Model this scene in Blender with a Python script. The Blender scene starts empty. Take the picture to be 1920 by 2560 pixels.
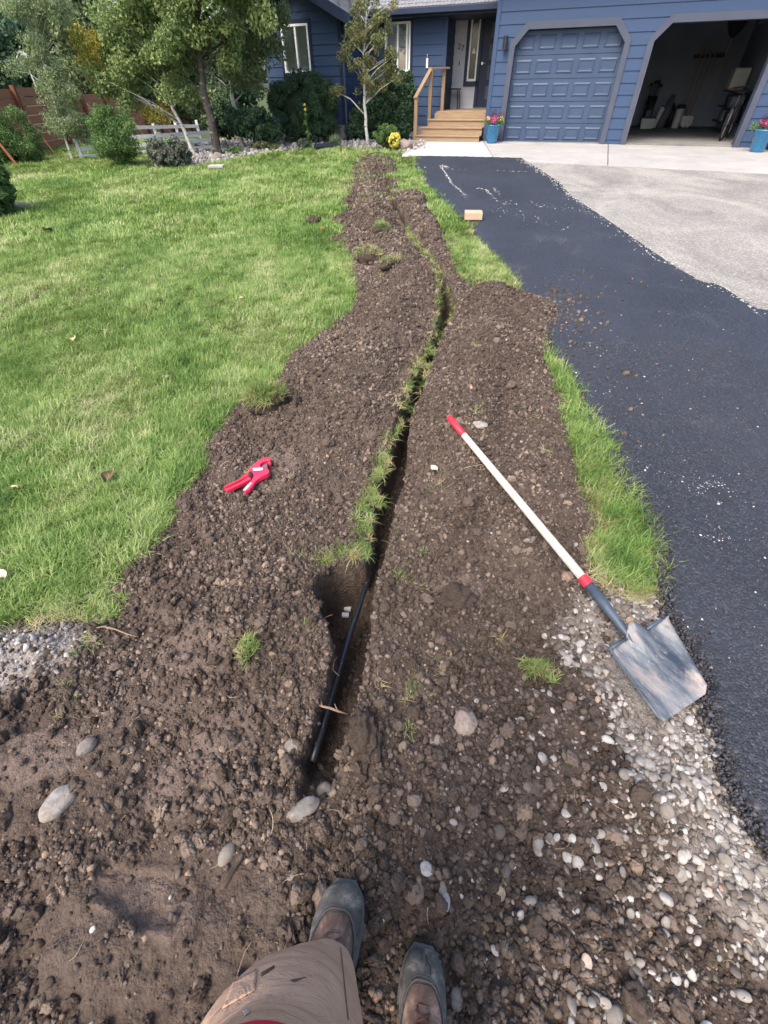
import bpy, bmesh, math, random
import numpy as np
from mathutils import Vector, Matrix, Euler

SC = bpy.context.scene
COL = SC.collection
random.seed(7)
RNG = np.random.default_rng(11)
PI = math.pi

# ------------------------------------------------------------------ camera
FPX, CX, CY, CAMH = 1092.0, 960.0, 1280.0, 1.5
_p, _r = math.radians(44.4), math.radians(1.0)
FWD = np.array([0, math.cos(_p), -math.sin(_p)])
_up = np.array([0, math.sin(_p), math.cos(_p)])
_rt = np.array([1.0, 0, 0])
RT = math.cos(_r) * _rt - math.sin(_r) * _up
UP = math.sin(_r) * _rt + math.cos(_r) * _up
cd = bpy.data.cameras.new('camera')
cam = bpy.data.objects.new('camera', cd)
COL.objects.link(cam)
cd.sensor_fit = 'VERTICAL'
cd.sensor_height = 36.0
cd.lens = 36.0 * FPX / 2560.0
cd.clip_start = 0.02
cd.clip_end = 2000
M = Matrix(((RT[0], UP[0], -FWD[0], 0), (RT[1], UP[1], -FWD[1], 0), (RT[2], UP[2], -FWD[2], CAMH), (0, 0, 0, 1)))
cam.matrix_world = M
SC.camera = cam

# ------------------------------------------------------------------ light
SUN_EL, SUN_AZ_VEC = math.radians(54), (-0.60, -0.80)      # from behind and to the left
W = bpy.data.worlds.new('World')
SC.world = W
W.use_nodes = True
nt = W.node_tree
nt.nodes.clear()
out = nt.nodes.new('ShaderNodeOutputWorld')
bg = nt.nodes.new('ShaderNodeBackground')
sky = nt.nodes.new('ShaderNodeTexSky')
sky.sky_type = 'NISHITA'
sky.sun_disc = False
sky.sun_elevation = SUN_EL
sky.sun_rotation = math.atan2(SUN_AZ_VEC[0], SUN_AZ_VEC[1])
sky.dust_density = 4.0
sky.air_density = 1.0
bg.inputs[1].default_value = 0.15
nt.links.new(sky.outputs[0], bg.inputs[0])
nt.links.new(bg.outputs[0], out.inputs[0])
sl = bpy.data.lights.new('sun', 'SUN')
sl.energy = 1.2
sl.angle = math.radians(34)
sl.color = (1.0, 0.93, 0.85)
so = bpy.data.objects.new('sun', sl)
COL.objects.link(so)
sd = Vector((SUN_AZ_VEC[0] * math.cos(SUN_EL), SUN_AZ_VEC[1] * math.cos(SUN_EL), math.sin(SUN_EL)))
so.rotation_euler = sd.to_track_quat('Z', 'Y').to_euler()
SC.view_settings.view_transform = 'Standard'
SC.view_settings.look = 'None'
SC.view_settings.exposure = 1.58
SC.view_settings.gamma = 1.0

# ------------------------------------------------------------------ helpers
def ray(x, y):
    return FWD + (x - CX) / FPX * RT + (CY - y) / FPX * UP

SLOPE = 0.0225
def G(x, y, h=0.0):
    """a point of the photograph dropped on to the gently rising ground (h above it)"""
    d = ray(x, y)
    t = -(CAMH - h) / (d[2] - SLOPE * d[1])
    return (t * d[0], t * d[1])

def tag(o, label=None, cat=None, group=None, kind=None):
    if label: o['label'] = label
    if cat: o['category'] = cat
    if group: o['group'] = group
    if kind: o['kind'] = kind
    return o

def empty(name, loc=(0, 0, 0), rz=0, label=None, cat=None, group=None):
    o = bpy.data.objects.new(name, None)
    COL.objects.link(o)
    o.empty_display_size = 0.1
    o.location = loc
    o.rotation_euler = (0, 0, rz)
    return tag(o, label, cat, group)

def children_of(o):
    return [c for c in bpy.data.objects if c.parent == o]

def copy_tree(o, parent=None):
    kids = list(o.children)
    c = o.copy()
    COL.objects.link(c)
    c.parent = parent
    for k in kids:
        copy_tree(k, c)
    return c

def _noise_table():
    return RNG.random((256, 256))
_T = [_noise_table() for _ in range(6)]
def vn(x, y, k=0):
    x = np.asarray(x, float); y = np.asarray(y, float)
    xi = np.floor(x).astype(int); yi = np.floor(y).astype(int)
    fx = x - xi; fy = y - yi
    fx = fx * fx * (3 - 2 * fx); fy = fy * fy * (3 - 2 * fy)
    t = _T[k % 6]
    a = t[xi & 255, yi & 255]; b = t[(xi + 1) & 255, yi & 255]
    c = t[xi & 255, (yi + 1) & 255]; d = t[(xi + 1) & 255, (yi + 1) & 255]
    return (a * (1 - fx) + b * fx) * (1 - fy) + (c * (1 - fx) + d * fx) * fy
def fbm(x, y, s, k=0, o=4):
    v = 0; a = 0.5; f = s
    for i in range(o):
        v = v + a * (vn(x * f + 17.3 * i, y * f - 9.1 * i, k + i) - 0.5)
        a *= 0.5; f *= 2.07
    return v          # about -0.5..0.5
def sstep(a, b, x):
    t = np.clip((x - a) / (b - a), 0, 1)
    return t * t * (3 - 2 * t)

def poly_sd(X, Y, P):
    """signed distance to a polygon, positive inside"""
    P = np.asarray(P, float)
    d2 = np.full(X.shape, 1e9); inside = np.zeros(X.shape, bool)
    n = len(P)
    for i in range(n):
        ax, ay = P[i]; bx, by = P[(i + 1) % n]
        ex, ey = bx - ax, by - ay
        L = ex * ex + ey * ey + 1e-12
        t = np.clip(((X - ax) * ex + (Y - ay) * ey) / L, 0, 1)
        dx = X - ax - t * ex; dy = Y - ay - t * ey
        d2 = np.minimum(d2, dx * dx + dy * dy)
        c = ((ay > Y) != (by > Y))
        with np.errstate(divide='ignore', invalid='ignore'):
            xx = ex * (Y - ay) / (by - ay if by != ay else 1e-12) + ax
        inside ^= (c & (X < xx))
    d = np.sqrt(d2)
    return np.where(inside, d, -d)

def np_mesh(name, V, Fq, mat, parent=None, smooth=True, attrs=None, mats=None, fmat=None):
    """V (n,3), Fq (m,k) ints"""
    me = bpy.data.meshes.new(name)
    V = np.asarray(V, np.float32); Fq = np.asarray(Fq, np.int32)
    k = Fq.shape[1]
    me.vertices.add(len(V)); me.vertices.foreach_set('co', V.ravel())
    me.loops.add(Fq.size); me.loops.foreach_set('vertex_index', Fq.ravel())
    me.polygons.add(len(Fq))
    me.polygons.foreach_set('loop_start', np.arange(0, Fq.size, k, dtype=np.int32))
    me.polygons.foreach_set('loop_total', np.full(len(Fq), k, np.int32))
    me.polygons.foreach_set('use_smooth', np.full(len(Fq), smooth))
    for m in (mats or [mat]):
        me.materials.append(m)
    if fmat is not None:
        me.polygons.foreach_set('material_index', np.asarray(fmat, np.int32))
    me.update(calc_edges=True)
    if attrs:
        for an, av in attrs.items():
            a = me.attributes.new(an, 'FLOAT', 'POINT')
            a.data.foreach_set('value', np.asarray(av, np.float32))
    o = bpy.data.objects.new(name, me)
    COL.objects.link(o)
    o.parent = parent
    return o

class MB:
    """collects simple shapes and links them as ONE mesh object"""
    def __init__(s): s.v = []; s.f = []; s.m = []; s.cur = 0
    def add(s, vs, fs):
        b = len(s.v); s.v += [tuple(v) for v in vs]
        for f in fs:
            s.f.append(tuple(b + i for i in f)); s.m.append(s.cur)
    def box(s, x0, x1, y0, y1, z0, z1, T=None):
        vs = [Vector((x, y, z)) for z in (z0, z1) for y in (y0, y1) for x in (x0, x1)]
        if T is not None: vs = [T @ v for v in vs]
        s.add(vs, [(0, 2, 3, 1), (4, 5, 7, 6), (0, 1, 5, 4), (2, 6, 7, 3), (0, 4, 6, 2), (1, 3, 7, 5)])
    def beam(s, a, b, w, h, upv=(0, 0, 1)):
        a = Vector(a); b = Vector(b); d = (b - a).normalized(); u = Vector(upv)
        r = d.cross(u)
        if r.length < 1e-4: r = d.cross(Vector((0, 1, 0)))
        r.normalize(); u = r.cross(d).normalized()
        vs = [p + r * (i * w / 2) + u * (j * h / 2) for p in (a, b) for (i, j) in ((-1, -1), (1, -1), (1, 1), (-1, 1))]
        s.add(vs, [(0, 1, 2, 3), (7, 6, 5, 4), (0, 4, 5, 1), (1, 5, 6, 2), (2, 6, 7, 3), (3, 7, 4, 0)])
    def tube(s, pts, rad, n=8, cap=True, flat=1.0):
        pts = [Vector(p) for p in pts]
        if not hasattr(rad, '__len__'): rad = [rad] * len(pts)
        rings = []; u = None
        for i, p in enumerate(pts):
            d = (pts[min(i + 1, len(pts) - 1)] - pts[max(i - 1, 0)])
            d = d.normalized() if d.length > 1e-9 else Vector((0, 0, 1))
            if u is None:
                u = d.orthogonal().normalized()
            u = (u - d * u.dot(d)); u = u.normalized() if u.length > 1e-6 else d.orthogonal().normalized()
            w = d.cross(u)
            rings.append([p + (u * math.cos(2 * PI * k / n) + w * math.sin(2 * PI * k / n) * flat) * rad[i] for k in range(n)])
        vs = [v for r in rings for v in r]
        fs = [(i * n + k, i * n + (k + 1) % n, (i + 1) * n + (k + 1) % n, (i + 1) * n + k) for i in range(len(pts) - 1) for k in range(n)]
        if cap:
            fs.append(tuple(range(n - 1, -1, -1))); fs.append(tuple((len(pts) - 1) * n + k for k in range(n)))
        s.add(vs, fs)
    def lathe(s, prof, n=24, c=(0, 0, 0), T=None):
        vs = []
        for (r, z) in prof:
            for k in range(n):
                a = 2 * PI * k / n
                v = Vector((c[0] + r * math.cos(a), c[1] + r * math.sin(a), c[2] + z))
                vs.append(T @ v if T is not None else v)
        fs = [(i * n + k, i * n + (k + 1) % n, (i + 1) * n + (k + 1) % n, (i + 1) * n + k) for i in range(len(prof) - 1) for k in range(n)]
        fs.append(tuple(range(n - 1, -1, -1))); fs.append(tuple((len(prof) - 1) * n + k for k in range(n)))
        s.add(vs, fs)
    def prism(s, poly, y0, y1, T=None):
        """poly in (x,z), extruded along y"""
        n = len(poly)
        vs = [Vector((x, y0, z)) for x, z in poly] + [Vector((x, y1, z)) for x, z in poly]
        if T is not None: vs = [T @ v for v in vs]
        s.add(vs, [tuple(range(n)), tuple(range(2 * n - 1, n - 1, -1))] + [(i, n + i, n + (i + 1) % n, (i + 1) % n) for i in range(n)])
    def build(s, name, mat, parent=None, bevel=0, smooth=False, seg=2, subd=0):
        me = bpy.data.meshes.new(name)
        me.from_pydata(s.v, [], s.f)
        for m in (mat if isinstance(mat, (list, tuple)) else [mat]): me.materials.append(m)
        for p, mi in zip(me.polygons, s.m): p.material_index = mi
        bm = bmesh.new(); bm.from_mesh(me); bmesh.ops.recalc_face_normals(bm, faces=bm.faces); bm.to_mesh(me); bm.free()
        if smooth:
            for p in me.polygons: p.use_smooth = True
        o = bpy.data.objects.new(name, me)
        COL.objects.link(o)
        o.parent = parent
        if bevel:
            b = o.modifiers.new('bevel', 'BEVEL'); b.width = bevel; b.segments = seg; b.limit_method = 'ANGLE'; b.angle_limit = math.radians(35)
        if subd:
            b = o.modifiers.new('sub', 'SUBSURF'); b.levels = subd; b.render_levels = subd
        return o

# ------------------------------------------------------------------ materials
class NT:
    def __init__(s, name):
        s.m = bpy.data.materials.new(name); s.m.use_nodes = True; s.t = s.m.node_tree; s.t.nodes.clear()
        s.o = s.n('ShaderNodeOutputMaterial')
    def n(s, ty, **kw):
        x = s.t.nodes.new(ty)
        for k, v in kw.items(): setattr(x, k, v)
        return x
    def l(s, a, b): s.t.links.new(a, b)
    def pos(s, kind='world'):
        if kind == 'world': return s.n('ShaderNodeNewGeometry').outputs['Position']
        return s.n('ShaderNodeTexCoord').outputs['Object']
    def noise(s, vec, scale, detail=4, rough=0.55, dist=0):
        x = s.n('ShaderNodeTexNoise'); x.inputs['Scale'].default_value = scale; x.inputs['Detail'].default_value = detail
        x.inputs['Roughness'].default_value = rough; x.inputs['Distortion'].default_value = dist
        s.l(vec, x.inputs['Vector']); return x.outputs['Fac']
    def voro(s, vec, scale, feature='F1', rnd=1.0):
        x = s.n('ShaderNodeTexVoronoi', feature=feature); x.inputs['Scale'].default_value = scale; x.inputs['Randomness'].default_value = rnd
        s.l(vec, x.inputs['Vector']); return x
    def ramp(s, fac, stops, interp='LINEAR'):
        x = s.n('ShaderNodeValToRGB'); r = x.color_ramp; r.interpolation = interp
        while len(r.elements) < len(stops): r.elements.new(0.5)
        for e, (p, c) in zip(r.elements, stops):
            e.position = p; e.color = (c[0], c[1], c[2], 1) if hasattr(c, '__len__') else (c, c, c, 1)
        s.l(fac, x.inputs[0]); return x.outputs[0]
    def mix(s, fac, a, b, mode='MIX'):
        x = s.n('ShaderNodeMix', data_type='RGBA', blend_type=mode)
        for sock, v in ((x.inputs[0], fac), (x.inputs[6], a), (x.inputs[7], b)):
            if isinstance(v, (int, float)): sock.default_value = v
            elif isinstance(v, tuple): sock.default_value = (*v, 1)
            else: s.l(v, sock)
        return x.outputs[2]
    def math(s, op, a, b=0.0, clamp=False):
        x = s.n('ShaderNodeMath', operation=op, use_clamp=clamp)
        for sock, v in ((x.inputs[0], a), (x.inputs[1], b)):
            if isinstance(v, (int, float)): sock.default_value = v
            else: s.l(v, sock)
        return x.outputs[0]
    def attr(s, name, ty='GEOMETRY'):
        x = s.n('ShaderNodeAttribute', attribute_type=ty, attribute_name=name); return x.outputs['Fac']
    def bump(s, h, strength, dist, normal=None):
        x = s.n('ShaderNodeBump'); x.inputs['Strength'].default_value = strength; x.inputs['Distance'].default_value = dist
        s.l(h, x.inputs['Height'])
        if normal is not None: s.l(normal, x.inputs['Normal'])
        return x.outputs[0]
    def scaled(s, vec, v):
        x = s.n('ShaderNodeVectorMath', operation='MULTIPLY'); x.inputs[1].default_value = v; s.l(vec, x.inputs[0]); return x.outputs[0]
    def bsdf(s, col, rough=0.8, metal=0.0, normal=None, spec=0.3):
        b = s.n('ShaderNodeBsdfPrincipled')
        for key, v in (('Base Color', col), ('Roughness', rough), ('Metallic', metal), ('Specular IOR Level', spec)):
            if isinstance(v, (int, float)): b.inputs[key].default_value = v
            elif isinstance(v, tuple): b.inputs[key].default_value = (*v, 1)
            else: s.l(v, b.inputs[key])
        if normal is not None: s.l(normal, b.inputs['Normal'])
        s.l(b.outputs[0], s.o.inputs[0]); return s.m

def simple(name, c1, c2=None, scale=8, rough=0.7, metal=0.0, bump=0.0, bdist=0.01, bscale=None, space='obj', detail=5, spec=0.3, stretch=None):
    t = NT(name); p = t.pos(space)
    if stretch: p = t.scaled(p, stretch)
    c2 = c2 or tuple(x * 0.75 for x in c1)
    f = t.noise(p, scale, detail, 0.6)
    col = t.ramp(f, [(0.3, c1), (0.7, c2)])
    nrm = None
    if bump: nrm = t.bump(t.noise(p, bscale or scale * 4, 5, 0.6), bump, bdist)
    rr = t.ramp(f, [(0.3, max(rough - 0.08, 0.05)), (0.7, min(rough + 0.08, 1))])
    return t.bsdf(col, rr, metal, nrm, spec)

# soil
def soil_mat():
    t = NT('soil'); p = t.pos()
    dust, clay, lawn = t.attr('dust'), t.attr('clay'), t.attr('lawn')
    a = t.noise(p, 3.1, 6, 0.6); b = t.noise(p, 38, 6, 0.65)
    c = t.ramp(a, [(0.3, (0.038, 0.029, 0.023)), (0.55, (0.066, 0.050, 0.040)), (0.75, (0.104, 0.080, 0.066))])
    c = t.mix(t.ramp(b, [(0.35, 0.0), (0.7, 0.8)]), c, (0.125, 0.090, 0.069))
    c = t.mix(t.math('MULTIPLY', clay, 0.42), c, t.ramp(b, [(0.3, (0.15, 0.11, 0.09)), (0.7, (0.22, 0.165, 0.14))]))
    sp = t.voro(p, 160).outputs['Distance']
    grey = t.ramp(t.noise(p, 120, 4, 0.7), [(0.3, (0.16, 0.14, 0.125)), (0.7, (0.38, 0.35, 0.32))])
    c = t.mix(t.math('MULTIPLY', dust, 0.85), c, grey)
    c = t.mix(lawn, c, t.ramp(b, [(0.3, (0.03, 0.045, 0.012)), (0.7, (0.09, 0.10, 0.035))]))
    v1 = t.voro(p, 60, 'F1').outputs['Distance']; v2 = t.voro(p, 140, 'F1').outputs['Distance']
    h = t.math('ADD', t.math('MULTIPLY', v1, -0.7), t.math('MULTIPLY', v2, -0.35))
    h = t.math('ADD', h, t.noise(p, 90, 5, 0.7))
    return t.bsdf(c, 0.95, 0, t.bump(h, 0.9, 0.012), 0.15)

def clod_mat():
    t = NT('soil_clod'); p = t.pos(); r = t.attr('tint', 'INSTANCER')
    c = t.ramp(r, [(0.0, (0.036, 0.027, 0.021)), (0.35, (0.066, 0.050, 0.040)), (0.62, (0.105, 0.081, 0.066)), (0.84, (0.160, 0.124, 0.100)), (0.95, (0.22, 0.170, 0.135)), (1.0, (0.30, 0.215, 0.15))])
    b = t.noise(p, 150, 5, 0.7)
    c = t.mix(t.ramp(b, [(0.4, 0.0), (0.75, 0.45)]), c, (0.18, 0.135, 0.105))
    big = t.noise(p, 2.1, 4, 0.6); c = t.mix(t.ramp(big, [(0.38, 0.55), (0.62, 0.0)]), c, (0.045, 0.031, 0.023))
    return t.bsdf(c, 0.95, 0, t.bump(t.noise(p, 220, 4, 0.7), 0.8, 0.004), 0.15)

def pebble_mat(name, stops, rough=0.7):
    t = NT(name); p = t.pos(); r = t.attr('tint', 'INSTANCER')
    c = t.ramp(r, stops)
    b = t.noise(p, 90, 5, 0.7)
    c = t.mix(t.ramp(b, [(0.44, 0.0), (0.70, 0.6)]), c, (0.12, 0.09, 0.07))
    return t.bsdf(c, rough, 0, t.bump(b, 0.3, 0.003), 0.3)

def grass_mat(name, stops, root=(0.22, 0.20, 0.09), dryness=0.0, scale=1.3):
    t = NT(name); p = t.pos(); r = t.attr('tint', 'INSTANCER'); h = t.attr('h')
    pp = t.scaled(p, (1.0, 0.55, 1.0))
    n = t.math('ADD', t.math('MULTIPLY', t.noise(pp, scale, 4, 0.6), 0.72), t.math('MULTIPLY', t.noise(p, 9, 3, 0.6), 0.28))
    f = t.math('ADD', t.math('MULTIPLY', t.math('SUBTRACT', n, 0.5), 2.2), t.math('MULTIPLY', r, 0.62))
    f = t.math('ADD', f, 0.19 + dryness, True)
    c = t.ramp(f, stops)
    c = t.mix(t.ramp(h, [(0.0, 0.75), (0.45, 0.0)]), c, root)
    d = t.n('ShaderNodeBsdfPrincipled'); t.l(c, d.inputs['Base Color']); d.inputs['Roughness'].default_value = 0.55; d.inputs['Specular IOR Level'].default_value = 0.25
    tr = t.n('ShaderNodeBsdfTranslucent'); t.l(t.mix(0.5, c, (0.30, 0.40, 0.06)), tr.inputs[0])
    mx = t.n('ShaderNodeMixShader'); mx.inputs[0].default_value = 0.28
    t.l(d.outputs[0], mx.inputs[1]); t.l(tr.outputs[0], mx.inputs[2]); t.l(mx.outputs[0], t.o.inputs[0])
    return t.m

def leaf_mat(name, stops, trans=0.3):
    t = NT(name); r = t.attr('tint')
    p = t.pos(); n = t.noise(p, 1.6, 3, 0.6)
    f = t.math('ADD', t.math('MULTIPLY', r, 0.6), t.math('MULTIPLY', n, 0.45), True)
    c = t.ramp(f, stops)
    d = t.n('ShaderNodeBsdfPrincipled'); t.l(c, d.inputs['Base Color']); d.inputs['Roughness'].default_value = 0.5; d.inputs['Specular IOR Level'].default_value = 0.35
    tr = t.n('ShaderNodeBsdfTranslucent'); t.l(c, tr.inputs[0])
    mx = t.n('ShaderNodeMixShader'); mx.inputs[0].default_value = trans
    t.l(d.outputs[0], mx.inputs[1]); t.l(tr.outputs[0], mx.inputs[2]); t.l(mx.outputs[0], t.o.inputs[0])
    return t.m

def asphalt_mat():
    t = NT('asphalt'); p = t.pos()
    a = t.noise(p, 0.9, 5, 0.6); b = t.noise(p, 230, 4, 0.7); v = t.voro(p, 110)
    c = t.ramp(a, [(0.3, (0.011, 0.013, 0.018)), (0.7, (0.024, 0.027, 0.036))])
    c = t.mix(t.ramp(v.outputs['Color'], [(0.55, 0.0), (0.95, 0.7)]), c, (0.052, 0.058, 0.075))
    dust = t.math('MULTIPLY', t.ramp(t.noise(p, 2.6, 6, 0.7, 0.6), [(0.56, 0.0), (0.72, 1.0)]), t.ramp(t.noise(p, 60, 4, 0.75), [(0.5, 0.0), (0.66, 1.0)]))
    c = t.mix(t.math('MULTIPLY', dust, 0.55), c, (0.24, 0.22, 0.20))
    h = t.math('ADD', t.math('MULTIPLY', v.outputs['Distance'], -1.0), t.math('MULTIPLY', b, 0.4))
    return t.bsdf(c, t.ramp(b, [(0.3, 0.5), (0.7, 0.75)]), 0, t.bump(h, 0.7, 0.006), 0.4)

def gravel_ground_mat():
    t = NT('gravel_ground'); p = t.pos()
    a = t.noise(t.scaled(p, (1, .6, 1)), 1.1, 7, 0.7, 0.9); v = t.voro(p, 70)
    c = t.ramp(a, [(0.34, (0.115, 0.108, 0.10)), (0.5, (0.22, 0.205, 0.18)), (0.66, (0.34, 0.315, 0.27))])
    c = t.mix(0.42, c, t.ramp(v.outputs['Color'], [(0.1, (0.09, 0.082, 0.075)), (0.5, (0.20, 0.188, 0.172)), (0.9, (0.42, 0.395, 0.355))]))
    return t.bsdf(c, 0.9, 0, t.bump(v.outputs['Distance'], -0.9, 0.012), 0.2)

def concrete_mat(name, c1, c2):
    t = NT(name); p = t.pos()
    a = t.noise(p, 1.6, 6, 0.65); b = t.noise(p, 70, 4, 0.7)
    c = t.ramp(a, [(0.3, c1), (0.7, c2)])
    c = t.mix(t.ramp(b, [(0.4, 0.0), (0.8, 0.35)]), c, tuple(x * 0.6 for x in c1))
    return t.bsdf(c, 0.85, 0, t.bump(b, 0.35, 0.004), 0.25)

def wood_mat(name, c1, c2, axis=(1, 12, 12), rough=0.65, scale=3):
    t = NT(name); p = t.scaled(t.pos('obj'), axis)
    f = t.noise(p, scale, 6, 0.65, 0.4)
    c = t.ramp(f, [(0.3, c1), (0.7, c2)])
    return t.bsdf(c, rough, 0, t.bump(f, 0.3, 0.003), 0.3)

def bark_mat(name, c1, c2, dark):
    t = NT(name); p = t.pos()
    a = t.noise(t.scaled(p, (1, 1, 0.4)), 14, 5, 0.65); b = t.noise(t.scaled(p, (0.7, 0.7, 3.2)), 7, 4, 0.6)
    c = t.ramp(a, [(0.3, c1), (0.7, c2)])
    c = t.mix(t.ramp(b, [(0.56, 0.0), (0.66, 0.9)]), c, dark)
    return t.bsdf(c, 0.85, 0, t.bump(a, 0.6, 0.02), 0.2)

M_SOIL = soil_mat(); M_CLOD = clod_mat()
M_PEB = pebble_mat('pebble', [(0.0, (0.07, 0.055, 0.045)), (0.25, (0.135, 0.115, 0.095)), (0.5, (0.215, 0.195, 0.17)), (0.78, (0.31, 0.29, 0.26)), (0.95, (0.42, 0.40, 0.37)), (1.0, (0.32, 0.21, 0.13))])
M_PEBG = pebble_mat('crushed_stone', [(0.0, (0.10, 0.09, 0.085)), (0.5, (0.22, 0.205, 0.195)), (1.0, (0.42, 0.40, 0.38))])
M_FLECK = pebble_mat('pale_grit', [(0.0, (0.20, 0.19, 0.18)), (1.0, (0.55, 0.53, 0.5))])
M_BLACK_AGG = pebble_mat('asphalt_crumb', [(0.0, (0.008, 0.009, 0.013)), (0.7, (0.025, 0.027, 0.036)), (1.0, (0.06, 0.062, 0.075))], 0.45)
GREENS = [(0.0, (0.042, 0.100, 0.020)), (0.25, (0.090, 0.180, 0.035)), (0.50, (0.180, 0.280, 0.065)), (0.75, (0.30, 0.375, 0.135)), (1.0, (0.46, 0.46, 0.25))]
M_GRASS = grass_mat('lawn_blade', GREENS)
M_GRASS_DRY = grass_mat('dry_blade', [(0.0, (0.14, 0.19, 0.05)), (0.4, (0.28, 0.27, 0.11)), (1.0, (0.46, 0.38, 0.22))], (0.40, 0.31, 0.17), 0.1)
M_STRAW = pebble_mat('straw', [(0.0, (0.22, 0.15, 0.09)), (0.5, (0.42, 0.33, 0.21)), (1.0, (0.60, 0.52, 0.36))])
M_ASPH = asphalt_mat(); M_GRAVG = gravel_ground_mat()
M_CONC = concrete_mat('concrete', (0.28, 0.27, 0.25), (0.38, 0.365, 0.34))
M_CONC2 = concrete_mat('pale_concrete', (0.35, 0.35, 0.345), (0.44, 0.44, 0.43))
M_CONCF = concrete_mat('foundation_concrete', (0.24, 0.23, 0.21), (0.34, 0.32, 0.30))
M_FLOOR = concrete_mat('garage_floor', (0.14, 0.135, 0.13), (0.26, 0.25, 0.235))
M_BLUE = simple('blue_siding', (0.025, 0.049, 0.103), (0.033, 0.060, 0.121), 5, 0.6, bump=0.15, bdist=0.002, bscale=60, stretch=(1, 1, 6))
M_BLUED = simple('blue_door_paint', (0.032, 0.053, 0.097), (0.040, 0.064, 0.113), 3, 0.5, bump=0.1, bdist=0.002, bscale=80)
M_TRIM = simple('slate_trim', (0.048, 0.056, 0.082), (0.060, 0.070, 0.100), 5, 0.6)
M_NAVY = simple('navy_trim', (0.012, 0.020, 0.045), (0.016, 0.026, 0.055), 5, 0.5)
M_WSIDE = simple('white_siding', (0.42, 0.43, 0.46), (0.48, 0.49, 0.52), 5, 0.6)
M_WHITE = simple('white_vinyl', (0.72, 0.72, 0.70), (0.78, 0.78, 0.76), 9, 0.4)
M_ROOF = simple('grey_shingle', (0.13, 0.13, 0.14), (0.24, 0.24, 0.25), 14, 0.9, bump=0.6, bdist=0.01, bscale=40)
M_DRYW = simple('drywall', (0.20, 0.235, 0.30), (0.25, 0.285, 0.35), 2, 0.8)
M_WOOD = wood_mat('cedar_deck', (0.20, 0.135, 0.080), (0.31, 0.215, 0.130))
M_WOODV = wood_mat('cedar_post', (0.20, 0.135, 0.080), (0.30, 0.21, 0.125), (12, 12, 1))
M_FENCE = wood_mat('red_fence', (0.22, 0.082, 0.042), (0.34, 0.135, 0.070), (1, 1, 14), 0.75, 2)
M_FENCEP = wood_mat('red_fence_post', (0.10, 0.032, 0.018), (0.16, 0.055, 0.030), (12, 12, 1), 0.75)
M_RAIL = simple('weathered_white_rail', (0.42, 0.42, 0.40), (0.55, 0.55, 0.53), 12, 0.7)
M_BARKW = bark_mat('aspen_bark', (0.40, 0.39, 0.33), (0.55, 0.53, 0.46), (0.05, 0.045, 0.04))
M_BARKD = bark_mat('dark_bark', (0.032, 0.027, 0.023), (0.065, 0.055, 0.045), (0.20, 0.19, 0.16))
M_BARKB = bark_mat('brown_bark', (0.07, 0.05, 0.035), (0.12, 0.09, 0.065), (0.03, 0.025, 0.02))
M_LEAF = leaf_mat('aspen_leaf', [(0.0, (0.075, 0.12, 0.04)), (0.4, (0.145, 0.215, 0.07)), (0.75, (0.26, 0.32, 0.11)), (1.0, (0.42, 0.42, 0.17))])
M_LEAFP = leaf_mat('pale_leaf', [(0.0, (0.10, 0.15, 0.07)), (0.5, (0.18, 0.24, 0.11)), (1.0, (0.34, 0.37, 0.18))])
M_LEAFY = leaf_mat('yellow_leaf', [(0.0, (0.10, 0.14, 0.02)), (0.45, (0.25, 0.25, 0.035)), (0.8, (0.48, 0.36, 0.05)), (1.0, (0.55, 0.28, 0.05))])
M_LEAFT = leaf_mat('turning_leaf', [(0.0, (0.075, 0.105, 0.035)), (0.5, (0.16, 0.18, 0.07)), (0.8, (0.28, 0.24, 0.10)), (1.0, (0.40, 0.20, 0.08))])
M_LEAFD = leaf_mat('dark_leaf', [(0.0, (0.018, 0.045, 0.022)), (0.5, (0.042, 0.085, 0.038)), (1.0, (0.09, 0.15, 0.06))], 0.15)
M_LEAFS = leaf_mat('silver_leaf', [(0.0, (0.05, 0.07, 0.045)), (0.5, (0.10, 0.12, 0.085)), (1.0, (0.22, 0.22, 0.17))], 0.15)
M_LEAFM = leaf_mat('mid_leaf', [(0.0, (0.045, 0.095, 0.028)), (0.5, (0.09, 0.165, 0.045)), (1.0, (0.18, 0.26, 0.075))], 0.25)

# ------------------------------------------------------------------ ground plan (from the photograph, dropped on the ground)
def GP(pts, h=0.0): return [G(x, y, h) for x, y in pts]
lawn_edge = [(905, 385), (880, 420), (870, 460), (862, 500), (852, 535), (815, 548), (812, 566), (845, 580), (875, 640), (887, 700), (882, 730), (874, 780), (842, 805),
             (775, 850), (705, 905), (680, 955), (612, 998), (572, 1030), (538, 1085), (505, 1120), (500, 1170), (440, 1240), (400, 1320),
             (350, 1380), (290, 1430), (250, 1490), (300, 1530), (250, 1545), (180, 1552), (90, 1560), (0, 1575)]
strip_left = [(1600, 1485), (1500, 1470), (1480, 1400), (1490, 1300), (1450, 1200), (1430, 1100), (1402, 1000), (1380, 930), (1362, 880), (1362, 850)]
bulge = [(1372, 838), (1400, 812), (1405, 775), (1385, 757), (1300, 752), (1190, 742), (1150, 690), (1112, 620), (1088, 560), (1050, 500), (1000, 470), (985, 400)]
asph_left = [(1037, 392), (1037, 417), (1055, 452), (1089, 493), (1124, 527), (1170, 562), (1199, 608), (1251, 660), (1292, 712), (1300, 741), (1350, 817), (1379, 892),
             (1425, 955), (1448, 1025), (1470, 1043), (1514, 1117), (1549, 1187), (1592, 1243), (1627, 1304), (1648, 1390), (1653, 1456), (1666, 1542), (1705, 1607), (1740, 1694),
             (1760, 1765), (1794, 1917), (1833, 2004), (1872, 2078), (1960, 2160)]
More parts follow.
